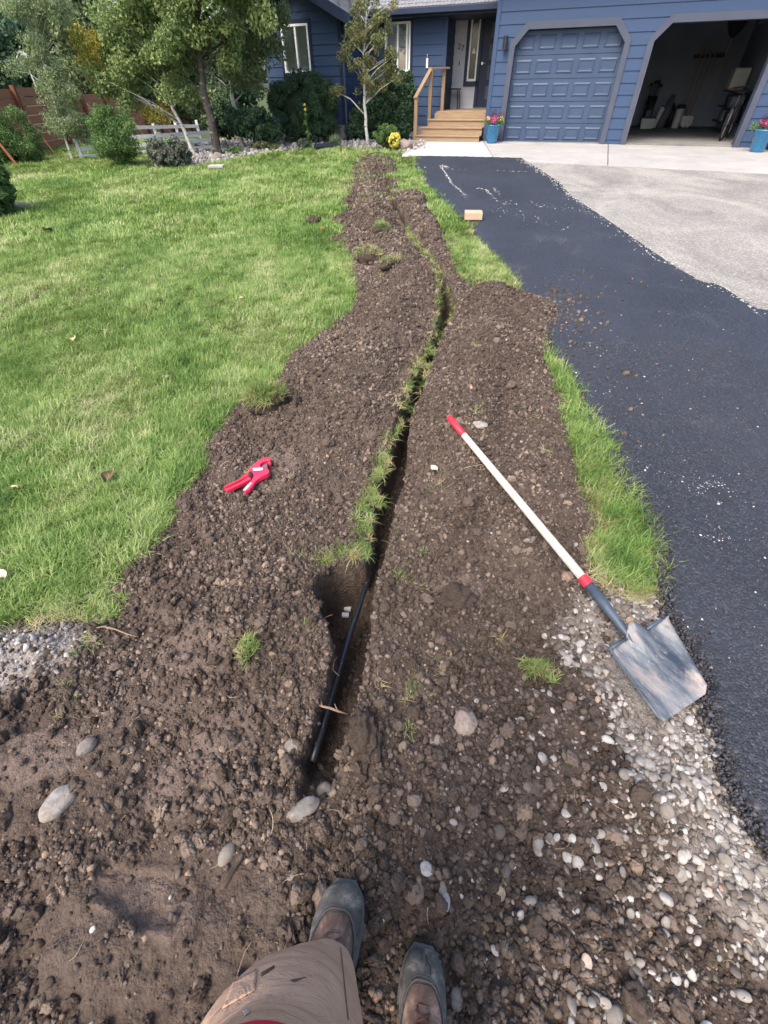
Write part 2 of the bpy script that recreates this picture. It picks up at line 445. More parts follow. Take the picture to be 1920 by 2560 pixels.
asph_right = [(1920, 778), (1760, 700), (1640, 630), (1540, 565), (1465, 515), (1450, 500), (1375, 440), (1305, 398)]
SOIL = GP(lawn_edge) + [(-3.0, 0.9), (-3.0, -2.0), (3.5, -2.0), (2.2, -0.6)] + GP([(1960, 2160), (1872, 2078), (1833, 2004), (1794, 1917), (1760, 1765), (1740, 1694), (1705, 1607), (1666, 1542), (1653, 1470)]) + GP(strip_left) + GP(bulge)
ASPH = GP(asph_left) + [(1.9, -0.4), (2.6, -2.5), (7.5, -2.5), (5.5, 2.2)] + GP(asph_right)
TR = [(968, 430, 2, .06), (974, 481, 3, .12), (991, 522, 4, .16), (1014, 568, 4, .2), (1049, 614, 5, .25), (1084, 660, 7, .3), (1105, 701, 10, .3), (1113, 740, 13, .3), (1118, 775, 19, .3),
      (1114, 805, 14, .3), (1097, 845, 9, .25), (1075, 885, 8, .25), (1052, 935, 12, .3), (1035, 985, 17, .3), (1022, 1030, 14, .3), (1012, 1065, 14, .3), (1000, 1100, 16, .3),
      (990, 1150, 22, .3), (972, 1210, 25, .3), (956, 1270, 19, .28), (948, 1330, 16, .26), (932, 1395, 24, .24), (862, 1455, 78, .36), (868, 1520, 64, .34), (878, 1580, 48, .30), (874, 1640, 43, .255),
      (858, 1700, 43, .245), (840, 1760, 45, .23), (818, 1830, 46, .21), (796, 1900, 48, .15), (782, 1960, 40, .07), (775, 2000, 26, .03)]
TRW = []
for (x, y, hw, dp) in TR:
    a = G(x - hw, y, 0.05); b = G(x + hw, y, 0.05)
    wf = 1.3 if 8 <= len(TRW) <= 20 else 1.0
    TRW.append(((a[0] + b[0]) / 2, (a[1] + b[1]) / 2, max(abs(b[0] - a[0]) / 2 * wf, 0.036), dp))

def trench(X, Y):
    """(signed distance inside the trench, depth there)"""
    best = np.full(X.shape, -9.0); dep = np.zeros(X.shape)
    for i in range(len(TRW) - 1):
        ax, ay, aw, ad = TRW[i]; bx, by, bw, bd = TRW[i + 1]
        ex, ey = bx - ax, by - ay
        t = np.clip(((X - ax) * ex + (Y - ay) * ey) / (ex * ex + ey * ey + 1e-12), 0, 1)
        d = np.hypot(X - ax - t * ex, Y - ay - t * ey)
        s = aw + (bw - aw) * t - d
        m = s > best
        best = np.where(m, s, best); dep = np.where(m, ad + (bd - ad) * t, dep)
    return best, dep

def base(X, Y):
    z = SLOPE * np.minimum(Y, 15.3)
    drop = np.clip(Y - 16, 0, 40) * 0.034 * sstep(-3.0, -6.0, X)
    return z - drop

CLAYP = [(510, 1640, 95, 80), (560, 1850, 90, 70), (470, 1960, 120, 90), (340, 2230, 110, 52), (1150, 1480, 60, 50), (450, 2300, 60, 60), (120, 1900, 130, 70), (690, 1200, 70, 50)]
CLAYW = []
for (x, y, rx, ry) in CLAYP:
    c = G(x, y); a = G(x + rx, y); b = G(x, y - ry)
    CLAYW.append((c[0], c[1], abs(a[0] - c[0]), abs(b[1] - c[1])))
def clay(X, Y):
    v = np.zeros(X.shape)
    for (cx, cy, rx, ry) in CLAYW:
        q = np.hypot((X - cx) / rx, (Y - cy) / ry) + fbm(X, Y, 9, 2) * 0.9
        v = np.maximum(v, sstep(1.05, 0.75, q))
    return v

def height(X, Y, full=False):
    X = np.asarray(X, float); Y = np.asarray(Y, float)
    z = base(X, Y)
    near = (Y < 14) & (X > -3.3) & (X < 3.6) & (Y > -2.3)
    xs = X[near]; ys = Y[near]
    sdn = poly_sd(xs, ys, SOIL)
    ds = sdn + fbm(xs, ys, 7, 1) * (0.09 + 0.025 * np.maximum(0, ys - 5)) + fbm(xs, ys, 1.6, 4) * 0.5 * sstep(3.5, 9, ys)
    tr, dep = trench(xs, ys)
    trn = tr + fbm(xs, ys, 26, 3) * 0.022
    A = 0.035 + 0.05 * sstep(1.2, 2.4, ys) * sstep(10, 6, ys) - 0.02 * sstep(8, 11, ys)
    h = A * (1 - np.exp(-np.maximum(ds, 0) / 0.13))
    fall = sstep(0.0, 0.15, ds)
    # spoil ridges: piles set back from the trench
    ridge = np.exp(-((-tr - 0.30) / 0.16) ** 2) * 0.088 * sstep(1.1, 2.3, ys)
    h = h + fall * (ridge + fbm(xs, ys, 2.3, 0) * 0.19 + fbm(xs, ys, 9, 2) * 0.06 + fbm(xs, ys, 34, 4) * 0.030)
    cl = clay(xs, ys)
    h = h + cl * 0.012 - cl * fall * fbm(xs, ys, 40, 4) * 0.016
    # the boot print
    bx, by = G(360, 2235)
    ang = math.radians(-14)
    u = (xs - bx) * math.cos(ang) + (ys - by) * math.sin(ang); w = -(xs - bx) * math.sin(ang) + (ys - by) * math.cos(ang)
    wid = 0.042 + 0.008 * np.cos(u * 26 - 1.2)
    e = np.maximum(np.abs(u) / 0.13, np.abs(w) / wid)
    pr_ = sstep(1.15, 0.95, e); cl = np.maximum(cl, pr_ * 1.0)
    h = h - sstep(1.12, 0.92, e) * 0.020 + np.exp(-((e - 1.25) / 0.16) ** 2) * 0.008 + sstep(1.0, 0.9, e) * 0.003 * (np.sin(u * 230) > 0.1)
    # trench: nearly vertical walls, rubble floor
    h = h * (1 - 0.0 * tr)
    cut = sstep(-0.004, 0.015, trn)
    h = h * (1 - cut) + cut * (-dep + 0.03 + fbm(xs, ys, 30, 5) * 0.03)
    # lawn humps
    gl = sstep(0.0, -0.2, sdn)
    h = h + gl * fbm(xs, ys, 1.7, 2) * 0.05 * sstep(0.6, 0.0, xs)
    z = z.copy(); z[near] += h
    far = ~near
    z[far] += sstep(0.2, 1.2, np.maximum(0, -X[far] - 3.1)) * fbm(X[far], Y[far], 0.9, 2) * 0.07
    if full:
        S = np.full(X.shape, -5.0); S[near] = ds
        Tt = np.full(X.shape, -5.0); Tt[near] = tr
        C = np.zeros(X.shape); C[near] = cl
        return z, S, Tt, C
    return z

GRAV = GP([(1480, 1490), (1560, 1440), (1650, 1470), (1690, 1560), (1740, 1690), (1800, 1920), (1880, 2080), (1990, 2200), (1990, 2400), (1750, 2200), (1600, 1950), (1530, 1800), (1440, 1640), (1420, 1560)])
GRAVL = GP([(-200, 1560), (0, 1565), (190, 1560), (215, 1610), (170, 1690), (60, 1740), (0, 1760), (-200, 1800)])
def gravmask(X, Y):
    a = sstep(-0.10, 0.06, poly_sd(X, Y, GRAV) + fbm(X, Y, 8, 3) * 0.12)
    return a
def gravleft(X, Y):
    return sstep(-0.05, 0.05, poly_sd(X, Y, GRAVL) + fbm(X, Y, 9, 1) * 0.12)

# the ground sheet: fine near the photographer, coarse to the horizon
def axis(segs):
    a = []
    for s0, s1, d in segs:
        n = max(1, int(round((s1 - s0) / d)))
        a += list(np.linspace(s0, s1, n, endpoint=False))
    return np.array(a + [segs[-1][1]])
gx = axis([(-600, -60, 60), (-60, -12, 4), (-12, -3.3, .3), (-3.3, -1.9, .03), (-1.9, 1.5, .0085), (1.5, 3.6, .04), (3.6, 14, .5), (14, 60, 5), (60, 600, 60)])
gy = axis([(-300, -20, 40), (-20, -2.3, 1), (-2.3, -.5, .05), (-.5, 2.0, .0085), (2.0, 4.5, .014), (4.5, 8, .03), (8, 14, .06), (14, 60, .8), (60, 900, 60)])
XX, YY = np.meshgrid(gx, gy)
ZZ, SS, TT, CC = height(XX.ravel(), YY.ravel(), True)
n1, n2 = len(gx), len(gy)
ii = (np.arange(n2 - 1)[:, None] * n1 + np.arange(n1 - 1)[None, :]).ravel()
Fq = np.stack([ii, ii + 1, ii + n1 + 1, ii + n1], 1)
near = (np.abs(XX.ravel()) < 4) & (YY.ravel() < 6)
dust = np.zeros(len(ZZ)); dust[near] = np.maximum(gravmask(XX.ravel()[near], YY.ravel()[near]) * 0.8, gravleft(XX.ravel()[near], YY.ravel()[near]) * 0.9)
lawnm = sstep(0.03, -0.03, SS) * (TT < -0.01)
rightside = (XX.ravel() > 1.2) & (YY.ravel() < 14)
ground = np_mesh('ground', np.stack([XX.ravel(), YY.ravel(), ZZ], 1), Fq, M_SOIL, attrs={'dust': dust, 'clay': CC, 'lawn': lawnm})
tag(ground, kind='structure')

# the new asphalt path
def crumb(X, Y): return fbm(X, Y, 22, 4) * 0.05
ax_ = axis([(0.2, 0.9, .03), (0.9, 1.5, .009), (1.5, 3, .03), (3, 8, .15)])
ay_ = axis([(-2.5, -.3, .06), (-.3, 1.6, .009), (1.6, 5, .03), (5, 14, .05)])
AX, AY = np.meshgrid(ax_, ay_); ax1 = AX.ravel(); ay1 = AY.ravel()
sa = poly_sd(ax1, ay1, ASPH) + crumb(ax1, ay1)
nearE = sstep(2.0, 1.2, ay1)
az = base(ax1, ay1) - 0.03 + 0.062 * sstep(-0.035, 0.05, sa) + fbm(ax1, ay1, 1.1, 3) * 0.02 + fbm(ax1, ay1, 60, 2) * 0.006 + nearE * fbm(ax1, ay1, 55, 4) * 0.012 * sstep(0.35, 0.0, sa)
m1, m2 = len(ax_), len(ay_)
ii = (np.arange(m2 - 1)[:, None] * m1 + np.arange(m1 - 1)[None, :]).ravel()
Fa = np.stack([ii, ii + 1, ii + m1 + 1, ii + m1], 1)
Fa = Fa[(sa[Fa].max(1) > -0.045)]
used, inv = np.unique(Fa, return_inverse=True)
asph = np_mesh('asphalt_path', np.stack([ax1, ay1, az], 1)[used], inv.reshape(Fa.shape), M_ASPH)
tag(asph, kind='structure')

# ------------------------------------------------------------------ house frame (local: x along the front, y inwards, z up from the garage slab)
HA = math.radians(-20.5); HO = Vector((3.46, 15.35, 0.34))
HE = Vector((math.cos(HA), math.sin(HA), 0)); HN = Vector((-HE.y, HE.x, 0))
def LW(x, y, z=0): return HO + HE * x + HN * y + Vector((0, 0, z))
def gz(x, y): return float(height(np.array([x]), np.array([y]))[0])

def sheet(name, pts, dz, mat, thick=0.0, side=0.0):
    mb = MB()
    n = len(pts)
    top = [(x, y, float(base(np.array(x), np.array(y))) + dz) for x, y in pts]
    mb.add(top, [tuple(range(n))])
    if thick:
        bot = [(x, y, z - thick) for x, y, z in top]
        mb.add(top + bot, [(i, (i + 1) % n, n + (i + 1) % n, n + i) for i in range(n)])
    o = mb.build(name, mat); tag(o, kind='structure'); return o
ap = [LW(-.62, 0.02), LW(9, 0.02), LW(9, -3.9), LW(5.27, -3.72), LW(2.3, -3.5), LW(.29, -3.35)]
apt = [(v.x, v.y) for v in ap]
sheet('concrete_apron', apt, 0.016, M_CONC, 0.1)
wk = [LW(-2.6, -.05), LW(-.63, -.05), LW(.27, -3.34), LW(-1.9, -3.2)]
sheet('concrete_walk', [(v.x, v.y) for v in wk], 0.022, M_CONC2, 0.1)
gv = [(v.x, v.y) for v in (LW(.2, -3.36), LW(2.3, -3.51), LW(5.27, -3.73), LW(9, -3.91))] + [(14, 8), (14, -2.5), (5, -2.5), (2.6, -2.5)] + [G(x - 30, y + 3) for x, y in asph_right]
sheet('gravel_driveway', gv, 0.008, M_GRAVG)
# control joint in the apron
jm = MB(); a = LW(2.58, 0); b = LW(2.58, -3.5)
for (p, q) in ((a, b),):
    zz = lambda v: float(base(np.array(v.x), np.array(v.y))) + 0.019
    jm.beam((p.x, p.y, zz(p)), (q.x, q.y, zz(q)), 0.014, 0.004)
tag(jm.build('pavement_joint', M_NAVY), kind='structure')
# gravel bed along the house front
def bedmask_pts():
    return [G(x, y) for x, y in [(560, 412), (640, 385), (760, 368), (880, 372), (1010, 378), (1060, 356), (1030, 350), (900, 350), (700, 352), (600, 368), (480, 400)]]

# ------------------------------------------------------------------ scattering of stuff nobody could count
def scatter(name, protos, P, rot, scl, tint, label, cat, parent=None):
    """one object: small proto meshes set on points of a vertex cloud"""
    pc = bpy.data.collections.new(name + '_kinds')
    for q in protos:
        if COL in q.users_collection: COL.objects.unlink(q)
        pc.objects.link(q)
    me = bpy.data.meshes.new(name)
    P = np.asarray(P, np.float32); n = len(P)
    me.vertices.add(n); me.vertices.foreach_set('co', P.ravel())
    a = me.attributes.new('rot', 'FLOAT_VECTOR', 'POINT'); a.data.foreach_set('vector', np.asarray(rot, np.float32).ravel())
    scl = np.asarray(scl, np.float32)
    if scl.ndim == 1: scl = np.repeat(scl[:, None], 3, 1)
    a = me.attributes.new('scl', 'FLOAT_VECTOR', 'POINT'); a.data.foreach_set('vector', scl.ravel())
    a = me.attributes.new('tint', 'FLOAT', 'POINT'); a.data.foreach_set('value', np.asarray(tint, np.float32))
    a = me.attributes.new('idx', 'INT', 'POINT'); a.data.foreach_set('value', RNG.integers(0, len(protos), n).astype(np.int32))
    o = bpy.data.objects.new(name, me); COL.objects.link(o); o.parent = parent
    if cat: tag(o, label, cat, kind='stuff')
    g = bpy.data.node_groups.new(name + '_scatter', 'GeometryNodeTree')
    g.interface.new_socket('Geometry', in_out='INPUT', socket_type='NodeSocketGeometry')
    g.interface.new_socket('Geometry', in_out='OUTPUT', socket_type='NodeSocketGeometry')
    N = g.nodes; L = g.links
    gi = N.new('NodeGroupInput'); go = N.new('NodeGroupOutput')
    ip = N.new('GeometryNodeInstanceOnPoints'); ci = N.new('GeometryNodeCollectionInfo')
    ci.inputs[0].default_value = pc; ci.inputs['Separate Children'].default_value = True; ci.inputs['Reset Children'].default_value = True
    def na(nm, ty):
        x = N.new('GeometryNodeInputNamedAttribute'); x.data_type = ty; x.inputs[0].default_value = nm; return x.outputs[0]
    L.new(gi.outputs[0], ip.inputs['Points']); L.new(ci.outputs[0], ip.inputs['Instance'])
    ip.inputs['Pick Instance'].default_value = True
    L.new(na('idx', 'INT'), ip.inputs['Instance Index'])
    L.new(na('rot', 'FLOAT_VECTOR'), ip.inputs['Rotation']); L.new(na('scl', 'FLOAT_VECTOR'), ip.inputs['Scale'])
    L.new(ip.outputs[0], go.inputs[0])
    md = o.modifiers.new('scatter', 'NODES'); md.node_group = g
    return o

def ico(sub):
    bm = bmesh.new(); bmesh.ops.create_icosphere(bm, subdivisions=sub, radius=1.0)
    V = np.array([v.co[:] for v in bm.verts]); Fc = np.array([[v.index for v in f.verts] for f in bm.faces]); bm.free()
    return V, Fc
ICO2, ICO2F = ico(2); ICO3, ICO3F = ico(3); ICO4, ICO4F = ico(4)
def rough_ball(name, mat, level=2, amp=0.35, freq=1.6, squash=(1, 1, .75), seed=0, facet=0.0, smooth=True):
    V0, Fc = {2: (ICO2, ICO2F), 3: (ICO3, ICO3F), 4: (ICO4, ICO4F)}[level]
    V = V0.copy(); s = seed * 3.7
    n = fbm(V[:, 0] + s, V[:, 1] + V[:, 2] * 1.7 + s, freq, seed, 3) + fbm(V[:, 2] - s, V[:, 0] * 1.3 - V[:, 1] + s, freq * 1.3, seed + 2, 3)
    V = V * (1 + amp * n)[:, None]
    if facet:                      # flatten a few sides like broken stone
        rr = np.random.default_rng(seed + 50)
        for _ in range(7):
            d = rr.normal(size=3); d /= np.linalg.norm(d); c = rr.uniform(0.55, 0.85)
            k = V @ d; over = np.maximum(k - c, 0); V -= over[:, None] * d[None, :] * facet
    V *= np.array(squash)
    return np_mesh(name, V, Fc, mat, smooth=smooth)

def blades(name, mat, n, R, lmin, lmax, wid, lean=0.5, seed=0, bend=0.5, seg=3, comb=None):
    rr = np.random.default_rng(seed + 100)
    V = []; Fs = []; H = []
    for i in range(n):
        a = rr.uniform(0, 2 * PI); r = R * math.sqrt(rr.random()); x0, y0 = r * math.cos(a), r * math.sin(a)
        L = rr.uniform(lmin, lmax); d = rr.uniform(0, 2 * PI)
        le = lean * rr.random() ** 0.7; b = bend * rr.uniform(0.4, 1.4)
        dx, dy = math.cos(d), math.sin(d)
        if comb is not None: dx += comb[0]; dy += comb[1]; q = math.hypot(dx, dy) + 1e-6; dx /= q; dy /= q
        w = wid * rr.uniform(0.7, 1.3); px, py, pz = x0, y0, 0.0; an = le; base_i = len(V)
        sa_, ca_ = -dy, dx
        for k in range(seg + 1):
            t = k / seg; ww = w * (1 - t ** 1.8 * 0.95) / 2
            V.append((px + sa_ * ww, py + ca_ * ww, pz)); V.append((px - sa_ * ww, py - ca_ * ww, pz)); H += [t, t]
            st = L / seg
            px += dx * math.sin(an) * st; py += dy * math.sin(an) * st; pz += math.cos(an) * st
            an = min(an + b / seg * 1.6, 2.2)
        for k in range(seg):
            q = base_i + 2 * k; Fs.append((q, q + 1, q + 3, q + 2))
    return np_mesh(name, V, Fs, mat, attrs={'h': H})

def yaw_rot(n, tilt=0.15):
    return np.stack([RNG.normal(0, tilt, n), RNG.normal(0, tilt, n), RNG.uniform(0, 2 * PI, n)], 1)
def free_rot(n): return RNG.uniform(0, 2 * PI, (n, 3))
def inview(X, Y, m=60):
    Z = base(X, Y) + 0.05
    dx, dy, dz = X, Y, Z - CAMH
    f = dx * FWD[0] + dy * FWD[1] + dz * FWD[2]
    u = (dx * RT[0] + dy * RT[1] + dz * RT[2]) / np.maximum(f, 1e-3); v = (dx * UP[0] + dy * UP[1] + dz * UP[2]) / np.maximum(f, 1e-3)
    px = CX + FPX * u; py = CY - FPX * v
    return f, px, py
def cloud(x0, x1, y0, y1, dens, margin=420):
    n = int((x1 - x0) * (y1 - y0) * dens)
    X = RNG.uniform(x0, x1, n); Y = RNG.uniform(y0, y1, n)
    f, px, py = inview(X, Y)
    k = (f > 0.05) & (px > -margin) & (px < 1920 + margin) & (py < 2560 + margin * .7)
    return X[k], Y[k]


# ------------------------------------------------------------------ house
H = empty('house', HO, HA, 'dark blue lap-sided house with two garage bays and a cedar porch', 'house')

def siding(name, mat, x0, x1, z0, z1, y, expo=.205, holes=(), T=None, topfn=None, facing=-1):
    """lap boards on the plane y (facing -y); holes: functions z -> (xa, xb) or None; topfn: z -> (xa, xb) limits for a gable"""
    mb = MB(); z = z0
    while z < z1 - 1e-4:
        zt = min(z + expo, z1); zb = z
        # split a board where a hole begins or ends
        cuts = [zb, zt]
        for h in holes:
            for q in h.zs:
                if zb + 1e-3 < q < zt - 1e-3: cuts.append(q)
        cuts.sort()
        for c0, c1 in zip(cuts[:-1], cuts[1:]):
            def spans(zz):
                sp = [(x0, x1)]
                if topfn: a, b = topfn(zz); sp = [(max(a, x0), min(b, x1))]
                for h in holes:
                    r = h(zz)
                    if r is None: continue
                    ns = []
                    for a, b in sp:
                        if r[1] <= a or r[0] >= b: ns.append((a, b)); continue
                        if r[0] > a: ns.append((a, r[0]))
                        if r[1] < b: ns.append((r[1], b))
                    sp = ns
                return sp
            s0, s1 = spans(c0 + 1e-4), spans(c1 - 1e-4)
            if len(s0) != len(s1): s1 = s0
            ob = .016 * (1 - (c0 - zb) / expo); ot = .016 * (1 - (c1 - zb) / expo)
            for (a, b), (c, d) in zip(s0, s1):
                if b - a < 1e-3 and d - c < 1e-3: continue
                vs = [(a, y + facing * ob, c0), (b, y + facing * ob, c0), (d, y + facing * ot, c1), (c, y + facing * ot, c1),
                      (a, y - facing * .04, c0), (b, y - facing * .04, c0), (d, y - facing * .04, c1), (c, y - facing * .04, c1)]
                vs = [Vector(v) for v in vs]
                if T is not None: vs = [T @ v for v in vs]
                mb.add(vs, [(0, 1, 2, 3), (0, 4, 5, 1), (3, 2, 6, 7), (0, 3, 7, 4), (1, 5, 6, 2)])
        z += expo
    return mb.build(name, mat, H)
class Oct:
    def __init__(s, xa, xb, zt, ch): s.a, s.b, s.t, s.c = xa, xb, zt, ch; s.zs = [zt - ch, zt]
    def __call__(s, z):
        if z > s.t: return None
        k = max(0, z - (s.t - s.c)); return (s.a + k, s.b - k)
class Rect:
    def __init__(s, xa, xb, za, zb): s.a, s.b, s.z0, s.z1 = xa, xb, za, zb; s.zs = [za, zb]
    def __call__(s, z): return (s.a, s.b) if s.z0 < z < s.z1 else None
D1 = (-.10, 2.36); D2 = (2.97, 5.36); DT = 2.04; CH = .27
siding('garage_siding', M_BLUE, -.60, 8.6, -.12, 3.3, 0, .205, [Oct(D1[0] - .05, D1[1] + .05, DT + .05, CH), Oct(D2[0] - .05, D2[1] + .05, DT + .05, CH)])
def octtrim(xa, xb):
    w = .125
    inn = [(xa, -.13), (xa, DT - CH), (xa + CH, DT), (xb - CH, DT), (xb, DT - CH), (xb, -.13)]
    k = w * math.tan(math.radians(22.5))
    ou = [(xa - w, -.13), (xa - w, DT - CH + k), (xa + CH - k, DT + w), (xb - CH + k, DT + w), (xb + w, DT - CH + k), (xb + w, -.13)]
    mb = MB()
    for i in range(5):
        q = [inn[i], inn[i + 1], ou[i + 1], ou[i]]
        vs = [(x, -.045, z) for x, z in q] + [(x, .22, z) for x, z in q]
        mb.add(vs, [(0, 1, 2, 3), (7, 6, 5, 4), (0, 4, 5, 1), (1, 5, 6, 2), (2, 6, 7, 3), (3, 7, 4, 0)])
    return mb.build('garage_door_trim', M_TRIM, H)
octtrim(*D1); octtrim(*D2)
# closed sectional door
gd = MB(); yd = .14
rows = 5; rh = (DT + .02) / rows
for r in range(rows):
    z0 = -.03 + r * rh; gd.box(D1[0] - .02, D1[1] + .02, yd, yd + .04, z0 + .004, z0 + rh - .004)
gdo = gd.build('garage_door', M_BLUED, H)
pn = MB(); cw = (D1[1] - D1[0]) / 5
for r in range(rows):
    for c in range(5):
        xa = D1[0] + c * cw + .055; xb = D1[0] + (c + 1) * cw - .055; za = -.03 + r * rh + .085; zb = -.03 + (r + 1) * rh - .075
        b = .028
        O = [(xa, za), (xb, za), (xb, zb), (xa, zb)]; I = [(xa + b, za + b), (xb - b, za + b), (xb - b, zb - b), (xa + b, zb - b)]; J = [(xa + 2 * b, za + 2 * b), (xb - 2 * b, za + 2 * b), (xb - 2 * b, zb - 2 * b), (xa + 2 * b, zb - 2 * b)]
        vs = [(x, yd - .001, z) for x, z in O] + [(x, yd - .016, z) for x, z in I] + [(x, yd - .007, z) for x, z in J]
        pn.add(vs, [(i, (i + 1) % 4, 4 + (i + 1) % 4, 4 + i) for i in range(4)] + [(4 + i, 4 + (i + 1) % 4, 8 + (i + 1) % 4, 8 + i) for i in range(4)] + [(8, 9, 10, 11)])
pn.build('door_panel', M_BLUED, gdo)
# garage box
gw = MB()
gw.box(-.56, 8.5, 6.4, 6.5, -.1, 2.9); gw.box(5.95, 6.05, .1, 6.38, -.1, 2.9); gw.box(-.40, -.32, .1, 6.38, -.1, 2.9)
gw.build('garage_inner_wall', M_DRYW, H)
gw = MB(); gw.box(2.55, 2.68, .26, 3.6, .0, 2.75); gw.build('garage_divider', M_NAVY, H)
gw = MB(); gw.box(-.3, 5.94, .06, 6.38, -.12, 0.016); gw.build('garage_floor', M_FLOOR, H)
gw = MB(); gw.box(-.3, 5.94, .06, 6.38, 2.45, 2.55); gw.build('garage_ceiling', M_DRYW, H)
gw = MB()
M_GALV = simple('galvanised', (.45, .45, .44), (.35, .35, .35), 20, .4, .8)
for x in (D2[0] - .03, D2[1] + .05): gw = MB(); gw.box(x, x + .05, .26, .30, 0, 2.12); gw.box(x, x + .05, .30, 3.0, 2.12, 2.17); gw.build('door_track', M_GALV, H)
gw = MB()
for r in range(5): gw.box(D2[0], D2[1], .4 + r * .46, .4 + r * .46 + .45, 2.19, 2.23)
gw.build('raised_garage_door', M_BLUED, H)
# corner board, side wall of the garage (right side of the porch)
gw = MB(); gw.box(-.615, -.53, -.03, .045, -.1, 3.2); gw.box(-.63, -.59, -.02, .07, -.1, 3.2); gw.build('corner_board', M_BLUE, H)
gw = MB(); gw.box(-.60, -.52, .07, 2.4, -.1, 3.2); gw.build('porch_side_wall', M_BLUE, H)
# porch back wall
TY = 2.3
siding('porch_siding', M_WSIDE, -2.16, -.6, .55, 2.62, TY, .155, [Rect(-1.79, -1.35, 1.10, 2.62), Rect(-1.42, -.5, .5, 2.62)])
gw = MB(); gw.box(-1.80, -1.35, TY - .045, TY + .03, 1.08, 1.19); gw.box(-1.80, -1.71, TY - .045, TY + .03, 1.19, 2.46); gw.box(-1.44, -1.35, TY - .045, TY + .03, .62, 2.46); gw.box(-1.80, -.6, TY - .047, TY + .03, 2.46, 2.66)
gw.box(-.66, -.6, TY - .045, TY + .03, .62, 2.46)
gw.build('door_frame', M_NAVY, H)
sf = MB(); sf.box(-1.71, -1.665, TY - .03, TY + .03, 1.19, 2.46); sf.box(-1.485, -1.44, TY - .03, TY + .03, 1.19, 2.46); sf.box(-1.665, -1.485, TY - .03, TY + .03, 1.19, 1.24); sf.box(-1.665, -1.485, TY - .03, TY + .03, 2.415, 2.46)
sfo = sf.build('sidelight', M_WHITE, H)
M_GLASSD = simple('dark_glass', (.02, .028, .035), (.035, .045, .05), 3, .12, spec=.6)
M_GLASSF = simple('frosted_glass', (.05, .068, .085), (.07, .09, .10), 6, .5)
gw = MB(); gw.box(-1.665, -1.485, TY, TY + .02, 1.24, 2.415); gw.build('pane', M_GLASSD, sfo)
gw = MB(); gw.box(-1.62, -1.53, TY - .006, TY - .001, 1.79, 1.805); gw.box(-1.62, -1.53, TY - .006, TY - .001, 1.755, 1.78); gw.box(-1.60, -1.55, TY - .006, TY - .001, 1.81, 1.83); gw.box(-1.585, -1.565, TY - .006, TY - .001, 1.83, 1.86)
gw.build('sticker', M_WHITE, sfo)
dr = MB(); dr.box(-1.35, -.66, TY - .01, TY + .04, .62, 2.46); dro = dr.build('front_door', M_NAVY, H)
for k in range(4):
    gw = MB(); z = .80 + k * .415; gw.box(-1.13, -.76, TY - .018, TY - .008, z, z + .29); gw.build('door_glass', M_GLASSF, dro)
gw = MB(); gw.tube([(-1.29, TY - .01, 1.55), (-1.29, TY - .05, 1.55)], [.022, .03], 12); gw.tube([(-1.29, TY - .05, 1.55), (-1.20, TY - .055, 1.55)], .011, 8); gw.build('door_handle', simple('satin_nickel', (.55, .54, .5), None, 30, .3, 1.0), dro)
# house number and door bell on the white siding
def text_obj(txt, size, loc, rot, mat, name, parent, ex=.006):
    c = bpy.data.curves.new(name, 'FONT'); c.body = txt; c.size = size; c.extrude = ex; c.align_x = 'CENTER'; c.align_y = 'CENTER'
    o = bpy.data.objects.new('tmp_text', c); COL.objects.link(o)
    dg = bpy.context.evaluated_depsgraph_get(); me = bpy.data.meshes.new_from_object(o.evaluated_get(dg))
    bpy.data.objects.remove(o); me.materials.clear(); me.materials.append(mat)
    o = bpy.data.objects.new(name, me); COL.objects.link(o); o.location = loc; o.rotation_euler = rot; o.parent = parent; return o
text_obj('2', .17, (-2.00, TY - .022, 1.90), (PI / 2, 0, 0), M_NAVY, 'house_number', H)
text_obj('7', .17, (-1.90, TY - .022, 1.86), (PI / 2, 0, 0), M_NAVY, 'house_number', H)
gw = MB(); gw.box(-1.975, -1.955, TY - .04, TY - .01, 1.52, 1.61); gw.build('doorbell', M_NAVY, H, bevel=.004)
